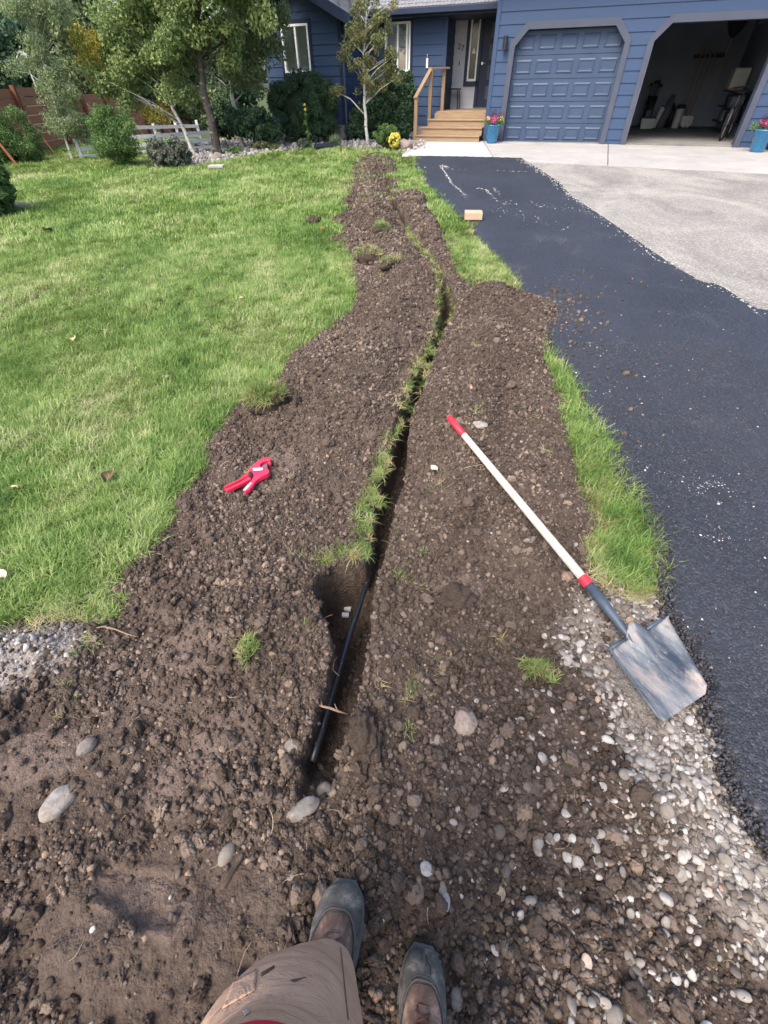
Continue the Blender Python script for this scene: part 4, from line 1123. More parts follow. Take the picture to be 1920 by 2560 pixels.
bl = np_mesh('blade', V, Fq, M_BLADE, shv)
for sgn in (0, 1):
    q = MB()
    e0, e1 = (LT, LT.lerp(RT_, .34)) if sgn == 0 else (RT_.lerp(LT, .34), RT_)
    back = (LT - LB).normalized()
    q.tube([S(e0 + Vector((0, 0, .022))), S(e0.lerp(e1, .5) + Vector((0, 0, .024)) + back * .004), S(e1 + Vector((0, 0, .016)) + back * .004)], [.005, .007, .005], 8)
    q.build('foot_step', M_BLUEST, shv, smooth=True)

# ---- red plastic-pipe cutter
def pc(x, y, lift=0.0):      # zoomed-photo coordinates of the cutter (150 x 140 px shown at 1659 x 1548)
    X, Y = G(550 + x / 11.06, 1120 + y / 11.06, .075); return X, Y
c0 = on(622, 1190, 0, .075); cz = c0.z + .014
cut = empty('pipe_cutter', (c0.x, c0.y, cz), 0, 'red ratchet pipe cutter with spread handles lying on the soil', 'pipe cutter')
M_RED = simple('red_enamel', (.56, .015, .045), (.66, .03, .07), 14, .38, spec=.5)
def slabp(pts, z0, z1, name, mat, parent=cut, bevel=.003):
    P2 = [pc(*p) for p in pts]; P2 = [(x - c0.x, y - c0.y) for x, y in P2]; n = len(P2); mb = MB()
    mb.add([(x, y, z0) for x, y in P2] + [(x, y, z1) for x, y in P2], [tuple(range(n - 1, -1, -1)), tuple(range(n, 2 * n))] + [(i, (i + 1) % n, n + (i + 1) % n, n + i) for i in range(n)])
    return mb.build(name, mat, parent, bevel=bevel)
slabp([(800, 660), (930, 500), (1060, 390), (1200, 310), (1330, 285), (1400, 330), (1390, 385), (1300, 380), (1200, 420), (1120, 480), (1130, 560), (1290, 570), (1350, 630), (1380, 700), (1330, 760), (1080, 880), (960, 850), (920, 760), (800, 700)], 0, .026, 'head', M_RED)
slabp([(1160, 480), (1310, 400), (1300, 570), (1150, 560)], .010, .014, 'blade', M_STEEL, bevel=0)
slabp([(1320, 400), (1410, 385), (1420, 440), (1350, 460)], .004, .020, 'jaw_tip', M_RED)
slabp([(780, 690), (800, 790), (560, 920), (300, 1060), (200, 1110), (115, 1140), (130, 1100), (300, 1010), (520, 920), (620, 830)], 0, .022, 'handle', M_RED, bevel=.002)
slabp([(800, 800), (860, 870), (700, 960), (420, 1100), (190, 1210), (130, 1160), (230, 1120), (560, 960)], 0, .018, 'handle', M_RED, bevel=.002)
slabp([(790, 800), (830, 850), (560, 985), (240, 1130), (170, 1160), (300, 1060), (560, 930)], .002, .008, 'handle_channel', simple('dark_red', (.22, .006, .02), None, 20, .6), bevel=0)
slabp([(940, 800), (1090, 870), (990, 960), (900, 1110), (820, 1190), (700, 1240), (650, 1210), (760, 1080), (850, 980)], 0, .022, 'lower_handle', M_RED)
slabp([(850, 990), (900, 1020), (800, 1150), (720, 1240), (650, 1215), (760, 1080)], .0225, .024, 'worn_patch', simple('scuffed_grip', (.30, .24, .28), (.45, .36, .38), 60, .8), bevel=0)
slabp([(820, 740), (850, 700), (895, 715), (930, 770), (910, 850), (870, 860), (830, 820)], .004, .030, 'pivot', M_BLK, bevel=.002)
slabp([(910, 640), (940, 608), (1180, 600), (1205, 625), (1180, 665), (940, 680)], .0262, .0275, 'label_plate', simple('label_white', (.72, .62, .66), None, 30, .5), bevel=0)
slabp([(950, 632), (1150, 626), (1150, 645), (950, 650)], .0276, .0282, 'label_text', simple('label_ink', (.30, .06, .12), None, 30, .6), bevel=0)

# ---- black pipe in the hole
pp = [(928, 1420, .02), (916, 1461, -.005), (903, 1499, -.03), (887, 1546, -.06), (868, 1597, -.08), (853, 1651, -.09), (837, 1704, -.09), (822, 1755, -.085), (808, 1799, -.07), (796, 1847, -.05), (786, 1886, -.02), (780, 1905, -.01)]
pts = []
for (x, y, hh) in pp:
    hh = -.16 + .11 * (y - 1420) / 485 ; X, Y = G(x, y, hh); pts.append(Vector((X, Y, float(base(np.array(X), np.array(Y))) + hh)))
pa, pz = pts[0].copy(), pts[-1].copy(); pts = [p_.lerp(pa.lerp(pz, i_ / (len(pts) - 1)), .6) for i_, p_ in enumerate(pts)]; d0 = (pts[0] - pts[-1]).normalized() * .05; pts = [pts[0] + d0 * 3 + Vector((0, 0, -.03)), pts[0] + d0 * 1.2] + pts
q = MB(); q.tube(pts, .0125, 14)
tt = NT('black_poly_pipe'); p_ = tt.pos(); fl = tt.ramp(tt.noise(tt.scaled(p_, (3, 1, 3)), 30, 5, .8), [(.60, 0.0), (.68, .8)])
M_POLY = tt.bsdf(tt.mix(fl, (.012, .014, .018), (.28, .27, .27)), .38, 0, None, .5)
o = q.build('irrigation_pipe', M_POLY, smooth=True); tag(o, 'black poly pipe lying along the open hole of the trench', 'pipe')
M_PVC = simple('white_pvc', (.62, .63, .66), (.72, .72, .74), 30, .4)
for k, (x, y) in enumerate(((870, 1523), (864, 1539))):
    X, Y = G(x, y, -.18)
    for _ in range(6): X, Y = G(x, y, gz(X, Y) - SLOPE * Y + .015)
    e = empty('pipe_coupling', (X, Y, gz(X, Y) + .02), math.radians(-15 + 12 * k), ['white pipe coupling, the farther of two beside the black pipe', 'white pipe coupling, the nearer of two beside the black pipe'][k], 'pipe fitting', 'white couplings in the hole')
    q = MB(); T_ = Matrix.Rotation(PI / 2, 4, 'Y'); q.lathe([(.009, -.016), (.0125, -.016), (.0125, .016), (.009, .016)], 8 if k else 18, T=T_); q.build('sleeve', M_PVC, e)
    q = MB(); q.lathe([(.0085, -.0162), (.0085, .0162)], 14, T=T_); q.build('bore', M_BLK, e)
    q = MB(); q.lathe([(.0138, -.003), (.0138, .003)], 18, T=T_); q.build('rib', M_PVC, e)
# root across the hole
rp = [(790, 1759, .0), (806, 1766, .01), (825, 1770, .012), (845, 1778, .004), (868, 1785, -.01)]
pts = [];
for (x, y, hh) in rp:
    X, Y = G(x, y, hh); pts.append(Vector((X, Y, float(base(np.array(X), np.array(Y))) + hh)))
M_ROOT = simple('tree_root', (.14, .09, .06), (.26, .17, .11), 60, .9)
q = MB(); q.tube(pts, [.002, .0035, .0045, .004, .002], 8); q.tube([pts[1], pts[1] + Vector((-.01, .03, .01))], [.003, .001], 5); q.tube([pts[3], pts[3] + Vector((-.012, .02, .012))], [.003, .001], 5)
tag(q.build('tree_root', M_ROOT, smooth=True), 'broken brown root bridging the trench above the pipe', 'root')
pr = []
for k, (x, y, hh) in enumerate([(826, 1627, .02), (834, 1655, .0), (832, 1675, -.01), (848, 1690, -.03)]):
    X, Y = G(x, y, hh); pr.append(Vector((X, Y, float(base(np.array(X), np.array(Y))) + hh)))
q = MB(); q.tube(pr, [.0015, .002, .0018, .001], 5); q.tube([pr[1], pr[1] + Vector((.012, .02, 0))], [.0015, .0008], 5); tag(q.build('thin_root', M_ROOT), 'thin pale root crossing the pipe in the hole', 'root')

# ---- stones one can tell apart
def stone(name, label, px, py, size, squash, rz, mat, seed, facet=0, group=None, sink=.35, amp=.25, h=.05):
    p = on(px, py, 0, h); o = rough_ball(name, mat, 4, amp if mat is not M_CLOD else 1.0, 1.1 if mat is not M_CLOD else 2.6, squash, seed, facet, True)
    o.scale = (size, size, size); o.rotation_euler = (0, 0, math.radians(rz)); o.location = p + Vector((0, 0, size * squash[2] * (1 - 2 * sink) * .8))
    return tag(o, label, 'stone', group)
def stone_mat(n, c1, c2, sc=25):
    t = NT(n); p = t.pos(); f = t.noise(p, sc, 6, .7); g = t.noise(p, 30, 6, .75, .6)
    c = t.mix(t.ramp(g, [(.42, 0.0), (.62, .85)]), t.ramp(f, [(.3, c1), (.7, c2)]), (.14, .105, .085))
    return t.bsdf(c, .85, 0, t.bump(t.noise(p, 120, 5, .7), .5, .003, t.bump(g, .5, .008)), .25)
M_ST1 = stone_mat('speckled_stone', (.22, .165, .13), (.33, .27, .225)); M_ST2 = stone_mat('grey_stone', (.13, .122, .11), (.23, .215, .195)); M_ST3 = stone_mat('pale_stone', (.20, .185, .165), (.32, .30, .27)); M_ST4 = stone_mat('olive_stone', (.17, .155, .13), (.24, .22, .19), 12)
stone('cobble', 'fist-sized speckled round cobble on the soil left of the shovel blade', 1162, 1806, .040, (1, .92, .75), 70, M_ST1, 3)
stone('cobble', 'smooth grey round cobble in the soil just below the pipe end', 802, 1955, .027, (1, .95, .8), 20, M_ST2, 5)
stone('rock', 'long angular rock lying at the near end of the trench', 757, 2022, .045, (1.15, .55, .6), 28, M_ST2, 7, .7, h=.03, sink=.1)
stone('pebble_stone', 'olive egg-shaped stone beside a dark wedge of rock, lower left', 568, 2138, .023, (1.25, .85, .8), 62, M_ST4, 9, amp=.12, h=.03)
stone('rock_sliver', 'thin dark wedge of rock beside the olive stone', 585, 2175, .038, (1.2, .25, .35), 60, M_BARKB, 10, .6, h=.03)
stone('rock', 'whitish broken rock half buried at the left', 152, 2010, .045, (1.1, .85, .7), 55, M_ST3, 31, .6, h=.03, amp=.15, sink=.15)
stone('rock', 'brownish grey round rock above the whitish one at the left', 226, 1872, .026, (1.1, .85, .8), 45, M_ST2, 12, h=.03)
stone('rock', 'dusty angular rock set in the trench left rim', 732, 1857, .032, (1, .8, .5), 10, M_ST2, 13, .9)
stone('rock', 'pale rock half under the shovel handle near its red grip', 1190, 1120, .034, (1.2, .8, .5), -20, M_ST3, 14, .8)
stone('flat_stone', 'flat grey stone touching the middle of the shovel handle', 1325, 1350, .026, (1.3, .7, .4), 10, M_ST2, 15, .8)
stone('pebble_stone', 'dark slate-grey elongated stone ahead of the right boot', 1108, 2235, .024, (.55, 1.5, .5), 0, M_ST4, 16, amp=.15, h=.02)
stone('pebble_stone', 'grey oval stone right of the right boot', 1145, 2500, .019, (.85, 1.1, .6), 0, M_ST2, 17, amp=.12, h=.02)
stone('pebble_stone', 'yellowish round stone among the pebbles at lower right', 1252, 2228, .017, (.9, 1.1, .6), 0, stone_mat('ochre_stone', (.42, .29, .16), (.55, .42, .27)), 18, amp=.12, h=.02)
stone('pebble_stone', 'white kidney-shaped stone in the soil at lower right', 1352, 2110, .019, (.85, 1.25, .6), -12, M_ST3, 19, amp=.15, h=.02)
stone('pebble_stone', 'white teardrop stone a little right of the kidney-shaped one', 1487, 2112, .017, (.75, 1.25, .6), 10, M_ST3, 20, amp=.15, h=.02)
stone('soil_boulder', 'large crusty clod of earth beside the trench right rim', 915, 1850, .06, (.7, 1.2, .5), 10, M_CLOD, 22, h=.05, amp=.7)
stone('soil_boulder', 'large brown clod near the right frame centre above the tufts', 1150, 1478, .062, (1.1, 1, .45), 10, M_CLOD, 23, h=.05, amp=.5)
stone('soil_boulder', 'red-brown clod among the trodden soil at lower left', 574, 2045, .028, (.7, 1.1, .6), 0, M_CLOD, 24, h=.02, amp=.4)
stone('soil_boulder', 'rough clod lying on the lawn at the spoil edge', 782, 553, .10, (1, 1, .8), 0, M_CLOD, 25, amp=.6)

# ---- loose sods
def sod(px, py, rx, ry, rz, label, seed, dry=.3, th=.06, lean=.5, hh=.05, gl=(.05, .10)):
    p = on(px, py, 0, hh); e = empty('sod', p, math.radians(rz), label, 'sod')
    b = rough_ball('root_block', M_CLOD, 4, .45, 1.4, (rx, ry, th), seed); b.parent = e; b.location = (0, 0, th * .35)
    rr = np.random.default_rng(seed); n = int(700 * max(rx * ry / (.12 * .07), .3))
    pr = [blades('sod_blade', M_GRASS, 14, .018, gl[0], gl[1], .0032, .9, 300 + seed + k, .9, 4) for k in range(2)] + [blades('sod_blade', M_GRASS_DRY, 12, .018, gl[0] * .8, gl[1] * .8, .003, 1.1, 310 + seed + k, .9, 4) for k in range(1 if dry < .5 else 3)]
    m = int(rx * ry * (24000 if seed < 4 else 4000)); a = rr.uniform(0, 2 * PI, m); r = np.sqrt(rr.random(m)) * .95
    X = rx * r * np.cos(a); Y = ry * r * np.sin(a)
    o = scatter('turf', pr, np.stack([X, Y, th * .35 + th * .9 * np.sqrt(np.maximum(0, 1 - r * r))], 1), np.stack([rr.normal(0, .4, m) - Y / ry * .8, X / rx * .8 + rr.normal(0, .3, m), rr.uniform(0, 6.3, m)], 1), rr.uniform(.6, 1.1, m), rr.random(m), None, None, e)
    o['kind'] = 'stuff'
    return e
sod(672, 1030, .125, .075, 8, 'thick upturned sod with long grass on the left spoil bank', 1, .6, .085, gl=(.07, .13))
sod(1350, 1672, .06, .03, -25, 'small brown sod above the round speckled cobble', 2, .7, .03, gl=(.03, .06))
sod(628, 1640, .024, .045, 0, 'upright yellow-green sod piece on the bare soil left of the hole', 3, .3, .025, gl=(.03, .06))
sod(922, 655, .14, .11, 0, 'curled clay sod on the left spoil far up the trench', 4, .7, .09)
sod(950, 600, .10, .07, 30, 'grassy sod lump behind the curled clay sod', 5, .4, .06)
sod(975, 690, .13, .05, 30, 'straw-coloured sod in front of the curled clay sod', 6, .8, .05)

# ---- leaves and bits on the lawn
def leaf(px, py, s, mat, label, seed, curl=.3):
    p = on(px, py, .045, .05); e = MB(); n = 9; L = []; rr = random.Random(seed)
    for i in range(n + 1):
        t_ = i / n; w = math.sin(PI * t_ ** .8) * .38
        for j in (-1, -.5, 0, .5, 1): L.append((t_ - .5, j * w, curl * (j * j) * .35 + .15 * math.sin(t_ * 3 + j)))
    Fq = [(i * 5 + j, i * 5 + j + 1, (i + 1) * 5 + j + 1, (i + 1) * 5 + j) for i in range(n) for j in range(4)]
    q = MB(); q.add([(x * s, y * s, z * s) for x, y, z in L], Fq); q.tube([(-.5 * s, 0, .02 * s), (-.8 * s, .05 * s, .04 * s)], .015 * s, 5)
    o = q.build('fallen_leaf', mat, smooth=True); o.location = p; o.rotation_euler = (rr.uniform(-.3, .3), rr.uniform(-.3, .3), rr.uniform(0, 6)); tag(o, label, 'leaf'); return o
M_LB = simple('brown_leaf', (.10, .06, .035), (.17, .10, .06), 30, .6); M_LP = simple('pale_leaf_back', (.34, .30, .23), (.44, .39, .30), 30, .6); M_LT = simple('tan_leaf', (.42, .30, .16), (.5, .36, .2), 30, .6)
leaf(272, 1195, .075, M_LB, 'curled dark brown leaf on the lawn at the left', 1, .9); pass
leaf(1083, 1193, .045, M_LP, 'pale pointed leaf on the soil left of the shovel handle', 3)
leaf(5, 1435, .05, M_LP, 'pale leaf on the grass at the left picture edge', 4)
leaf(182, 845, .06, M_LT, 'tan leaf on the middle of the lawn', 5); leaf(35, 1218, .04, M_LT, 'small tan leaf low on the left lawn', 6)
leaf(605, 745, .06, M_LT, 'tan leaf on the lawn toward the spoil', 7)
leaf(120, 578, .11, M_LB, 'dark clump of dead leaves on the far lawn', 8, .8)
stone('pebble_stone', 'single white pebble lying on the lawn', 415, 932, .022, (1, .8, .6), 20, M_ST3, 30, sink=-.6)
q = MB(); q.tube([(0, 0, 0), (.05, .01, .008), (.10, .004, .01), (.15, -.006, .004), (.19, -.01, 0)], [.002, .003, .003, .0025, .001], 6)
o = q.build('dry_stalk', M_STRAW); o.location = on(232, 1578, .012, .03); o.rotation_euler = (0, 0, math.radians(-8)); tag(o, 'pale dry stalk at the near corner of the lawn', 'stalk')
o = rough_ball('orange_cap', simple('orange_plastic', (.75, .10, .03), None, 20, .5), 3, .3, 1.2, (1, .7, .5), 5); o.scale = (.05,) * 3; o.location = on(806, 569, .02); tag(o, 'small orange cap in the grass at the lawn edge', 'cap')
# black hose loops at the far end of the trench
q = MB(); P0 = on(945, 403, .03); pts = []
for k in range(22):
    a = k / 21 * 3.4 + .3; pts.append((P0.x + .22 * math.cos(a), P0.y + .22 * math.sin(a), P0.z + .03 + .05 * math.sin(a)))
q.tube(pts, .008, 8); q.tube([(P0.x + .21, P0.y - .05, P0.z + .03), (P0.x + .36, P0.y - .9, P0.z + .02), (P0.x + .28, P0.y - 1.5, P0.z - .01)], .008, 8)
tag(q.build('drip_hose', M_POLY, smooth=True), 'black hose curling out of the far end of the trench', 'hose')
# irrigation flag stake by the path

# utility cover on the lawn
p = on(541, 415, .02); q = MB(); q.box(-.16, .16, -.1, .1, 0, .05); o = q.build('paving_slab', M_CONC, bevel=.012); o.location = p; tag(o, 'small pale paving slab set at the back edge of the lawn', 'slab')

# ------------------------------------------------------------------ the photographer: boots, trousers, shirt
PER = empty('person', (-.04, -.16, 0), 0, 'person in tan work trousers and brown boots standing at the trench end', 'person')
def L2(v): return Vector(v) - Vector((-.04, -.16, 0))
def skin(name, nodes, edges, mat, parent, subd=2, root=0, sm=True):
    me = bpy.data.meshes.new(name); me.from_pydata([L2(n[:3]) for n in nodes], edges, []); me.materials.append(mat)
    o = bpy.data.objects.new(name, me); COL.objects.link(o); o.parent = parent
    md = o.modifiers.new('skin', 'SKIN'); md.use_smooth_shade = True
    sv = me.skin_vertices[0].data
    for i, n in enumerate(nodes):
        r = n[3]; sv[i].radius = (r, r) if not hasattr(r, '__len__') else r
        sv[i].use_root = (i == root)
    s_ = o.modifiers.new('sub', 'SUBSURF'); s_.levels = subd; s_.render_levels = subd
    return o
M_SKIN = simple('skin', (.50, .29, .20), (.56, .33, .23), 20, .55)
M_SHIRT = simple('red_shirt', (.50, .008, .035), (.60, .012, .05), 9, .85, bump=.3, bdist=.004)
hipL, hipR = (-.15, -.17, .90), (.05, -.19, .90)
kneeL, kneeR = (-.155, -.12, .50), (.055, -.20, .49)
ankL, ankR = (-.148, -.075, .09), (.035, -.20, .09)
nodes = [(-.05, -.18, .97, (.13, .10)), (-.05, -.19, 1.15, (.13, .095)), (-.05, -.20, 1.34, (.15, .095)), (-.05, -.20, 1.47, (.055, .055)), (-.05, -.18, 1.56, (.055, .06)), (-.05, -.17, 1.66, (.074, .092)), (-.05, -.18, 1.74, (.06, .075)),
         (*hipL, .085), (*kneeL, .058), (*ankL, .04), (-.14, .03, .05, .035),
         (*hipR, .085), (*kneeR, .058), (*ankR, .04), (.06, -.10, .05, .035),
         (-.21, -.20, 1.40, .055), (-.30, -.20, 1.16, .042), (-.11, -.075, 1.44, .026), (-.075, -.05, 1.475, (.034, .016)),
         (.11, -.20, 1.40, .055), (.20, -.20, 1.16, .042), (.11, -.075, 1.44, .026), (.075, -.05, 1.475, (.034, .016))]
edges = [(0, 1), (1, 2), (2, 3), (3, 4), (4, 5), (5, 6), (0, 7), (7, 8), (8, 9), (9, 10), (0, 11), (11, 12), (12, 13), (13, 14), (2, 15), (15, 16), (16, 17), (17, 18), (2, 19), (19, 20), (20, 21), (21, 22)]
for hb, sx in ((18, -1), (22, 1)):       # four fingers and a thumb curled as if round a phone
    for k in range(4):
        b = len(nodes); z = 1.452 + k * .018; ln = (.7, .85, .95, .82)[k]
        nodes += [(sx * .070, -.036, z, .0095), (sx * .058, -.024 , z + .002, .0088), (sx * (.058 - .028 * ln), -.020, z + .003, .0075)]
        edges += [(hb, b), (b, b + 1), (b + 1, b + 2)]
    b = len(nodes); nodes += [(sx * .070, -.062, 1.485, .011), (sx * .048, -.060, 1.505, .0095), (sx * .028, -.054, 1.512, .008)]; edges += [(hb, b), (b, b + 1), (b + 1, b + 2)]
body = skin('body', nodes, edges, M_SKIN, PER, 2)
# face features and hair
q = MB()
q.lathe([(.02, -.02), (.078, .0), (.092, .045), (.075, .085), (.02, .105)], 20, tuple(L2((-.05, -.192, 1.69)))); q.build('hair', M_BARKB, PER, smooth=True)
q = MB(); q.tube([L2((-.05, -.085, 1.68)), L2((-.05, -.066, 1.655)), L2((-.05, -.082, 1.645))], [.008, .012, .009], 8); q.build('nose', M_SKIN, body, smooth=True)
for sx in (-1, 1):
    q = MB(); q.lathe([(.002, -.010), (.010, -.004), (.010, .004), (.002, .010)], 10, tuple(L2((-.05 + sx * .031, -.088, 1.682)))); q.build('eye', M_WHITE, body, smooth=True)
    q = MB(); q.lathe([(.004, -.026), (.012, -.01), (.013, .012), (.004, .026)], 10, tuple(L2((-.05 + sx * .078, -.172, 1.672)))); q.build('ear', M_SKIN, body, smooth=True)
q = MB(); q.tube([L2((-.073, -.083, 1.62)), L2((-.05, -.078, 1.617)), L2((-.027, -.083, 1.62))], [.003, .005, .003], 6); q.build('mouth', simple('lip', (.40, .16, .13), None, 20, .5), body)
# shirt: hem at the belt, sleeves to the elbow
sn = [(-.062, -.175, .99, (.168, .148)), (-.06, -.18, 1.12, (.160, .130)), (-.05, -.195, 1.30, (.185, .125)), (-.05, -.20, 1.43, (.11, .075)), (-.22, -.20, 1.39, .075), (-.295, -.205, 1.24, .062), (.12, -.20, 1.39, .075), (.195, -.205, 1.24, .062)]
def ell_loft(name, rings, mat, parent, n=40, wr=0.0, seed=0, cap=False, amp2=0.0):
    """rings: (x, y, z, rx, ry)"""
    V = []; R = []
    m = 6
    for i in range(len(rings) - 1):
        for k in range(m):
            t_ = k / m; R.append(tuple(rings[i][j] * (1 - t_) + rings[i + 1][j] * t_ for j in range(5)))
    R.append(rings[-1])
    for i, (x, y, z, rx, ry) in enumerate(R):
        for k in range(n):
            a = 2 * PI * k / n
            w = 1 + wr * 2 * float(fbm(math.cos(a) * .9 + seed + 7, z * 8 + math.sin(a) * .9 + math.cos(a + 1) * .8, 1.2, seed, 4))
            w += wr * .8 * (abs(2 * float(fbm(math.cos(a) * .8 + 3 + seed, z * 10 + math.sin(a) * 1.6, 1.5, seed + 1, 2))) ** .6 - .4)
            w += .5 * amp2 * math.sin(z * 38 + 3.1 * math.cos(a * 2 + seed)) + amp2 * math.sin(z * 62 + 2.4 * math.sin(a + seed) + a) * max(0, math.sin(a * .5 + seed)) 
            V.append(L2((x + rx * w * math.cos(a), y + ry * w * math.sin(a), z)))
    Fq = [(i * n + k, i * n + (k + 1) % n, (i + 1) * n + (k + 1) % n, (i + 1) * n + k) for i in range(len(R) - 1) for k in range(n)]
    o = np_mesh(name, [v[:] for v in V], Fq, mat, parent)
    sd_ = o.modifiers.new('solid', 'SOLIDIFY'); sd_.thickness = .003
    ss = o.modifiers.new('sub', 'SUBSURF'); ss.levels = 1; ss.render_levels = 1
    return o
shirt = ell_loft('shirt', [(-.098, -.177, .985, .112, .146), (-.085, -.182, 1.05, .130, .140), (-.05, -.185, 1.2, .165, .130), (-.05, -.20, 1.34, .195, .120), (-.05, -.20, 1.42, .17, .10), (-.05, -.20, 1.47, .075, .07), (-.05, -.19, 1.50, .062, .062)], M_SHIRT, PER, 40, .03, 3)
for sx, cx in ((-1, -.05), (1, -.05)):
    q = MB(); q.tube([L2((cx + sx * .12, -.20, 1.42)), L2((cx + sx * .19, -.20, 1.36)), L2((cx + sx * .245, -.20, 1.22))], [.085, .075, .062], 20, cap=False); q.build('sleeve', M_SHIRT, shirt, smooth=True)
t = NT('tan_canvas'); p = t.pos()
a = t.noise(p, 7, 5, .6); b = t.noise(t.scaled(p, (1, 1, .15)), 700, 2, .5); c2_ = t.noise(t.scaled(p, (.15, .15, 1)), 900, 2, .5)
c_ = t.ramp(a, [(.3, (.42, .255, .172)), (.7, (.54, .345, .24))])
c_ = t.mix(t.ramp(t.noise(t.scaled(p, (1.4, 1, 2.2)), 7, 5, .75, .5), [(.62, 0.0), (.72, .7)]), c_, (.075, .055, .045))
M_TAN = t.bsdf(c_, .9, 0, t.bump(t.math('ADD', b, c2_), .3, .0012, t.bump(t.noise(t.scaled(p, (1, 1, 1.6)), 13, 5, .62, .9), .7, .022)), .15)
tr_l = ell_loft('trousers', [(-.148, -.052, .105, .066, .084), (-.149, -.054, .16, .074, .088), (-.158, -.070, .30, .098, .094), (-.166, -.088, .42, .118, .100), (-.166, -.102, .52, .128, .102), (-.152, -.135, .62, .114, .10), (-.148, -.16, .76, .112, .108), (-.135, -.175, .90, .115, .125), (-.11, -.175, .99, .11, .13)], M_TAN, PER, 72, .075, 5, amp2=.018)
tr_r = ell_loft('trouser_leg', [(.030, -.235, .11, .078, .088), (.035, -.235, .2, .082, .090), (.05, -.225, .40, .095, .095), (.055, -.215, .52, .100, .098), (.055, -.21, .7, .105, .105), (.045, -.20, .90, .115, .125), (.01, -.18, .99, .11, .13)], M_TAN, tr_l, 72, .07, 9, amp2=.018)
# side pocket flap and a pale tear on the left leg
q = MB()
def onleg(px, py, z, off=.006):
    d = ray(px, py); t_ = (z - CAMH) / d[2]; P_ = np.array([0, 0, CAMH]) + t_ * d; return L2(P_) 
from mathutils.bvhtree import BVHTree
bpy.context.view_layer.update()
dg = bpy.context.evaluated_depsgraph_get()
def leg_bvh(o):
    ev = o.evaluated_get(dg); me = ev.to_mesh(); V_ = [ev.matrix_world @ v.co for v in me.vertices]; P_ = [tuple(p.vertices) for p in me.polygons]; return BVHTree.FromPolygons(V_, P_)
BV = leg_bvh(tr_l)
def hit(px, py, lift=.003):
    d = Vector(ray(px, py)).normalized(); h = BV.ray_cast(Vector((0, 0, CAMH)), d)
    if h[0] is None: return None
    return L2(h[0] + h[1] * lift if h[1].dot(d) < 0 else h[0] - h[1] * lift)
def patch(name, corners, mat, parent, nx=10, ny=8, lift=.004, thick=.003):
    V_ = []; ok = True
    (ax_0, ay_0), (bx_0, by_0), (cx_0, cy_0), (dx_0, dy_0) = corners
    last = None
    for j in range(ny + 1):
        for i in range(nx + 1):
            u, v = i / nx, j / ny
            x = (ax_0 * (1 - u) + bx_0 * u) * (1 - v) + (dx_0 * (1 - u) + cx_0 * u) * v; y = (ay_0 * (1 - u) + by_0 * u) * (1 - v) + (dy_0 * (1 - u) + cy_0 * u) * v
            h = hit(x, y, lift)
            if h is None: h = last or L2((-.2, -.06, .4))
            last = h; V_.append(h[:])
    Fq = [(j * (nx + 1) + i, j * (nx + 1) + i + 1, (j + 1) * (nx + 1) + i + 1, (j + 1) * (nx + 1) + i) for j in range(ny) for i in range(nx)]
    o = np_mesh(name, V_, Fq, mat, parent); sd_ = o.modifiers.new('solid', 'SOLIDIFY'); sd_.thickness = thick; sd_.offset = 0; return o
# ---- boots
M_LEATH = None
t = NT('worn_leather'); p = t.pos(); a = t.noise(p, 16, 6, .7, .4); b = t.noise(p, 130, 4, .6)
c_ = t.ramp(a, [(.36, (.060, .034, .024)), (.5, (.125, .074, .052)), (.64, (.29, .195, .145))])
M_LEATH = t.bsdf(c_, t.ramp(a, [(.3, .55), (.7, .8)]), 0, t.bump(b, .35, .0015, t.bump(a, .4, .004)), .35)
t = NT('scuffed_rubber'); p = t.pos(); a = t.noise(p, 20, 6, .7, .4); b = t.noise(p, 160, 4, .7)
c_ = t.ramp(a, [(.34, (.032, .030, .027)), (.5, (.075, .070, .062)), (.64, (.20, .175, .145))])
M_RUB = t.bsdf(c_, .8, 0, t.bump(b, .3, .001), .4)
M_WELT = simple('boot_welt', (.055, .055, .052), (.09, .085, .08), 60, .7)
M_LACE = simple('brown_lace', (.11, .045, .03), (.17, .075, .05), 90, .8)
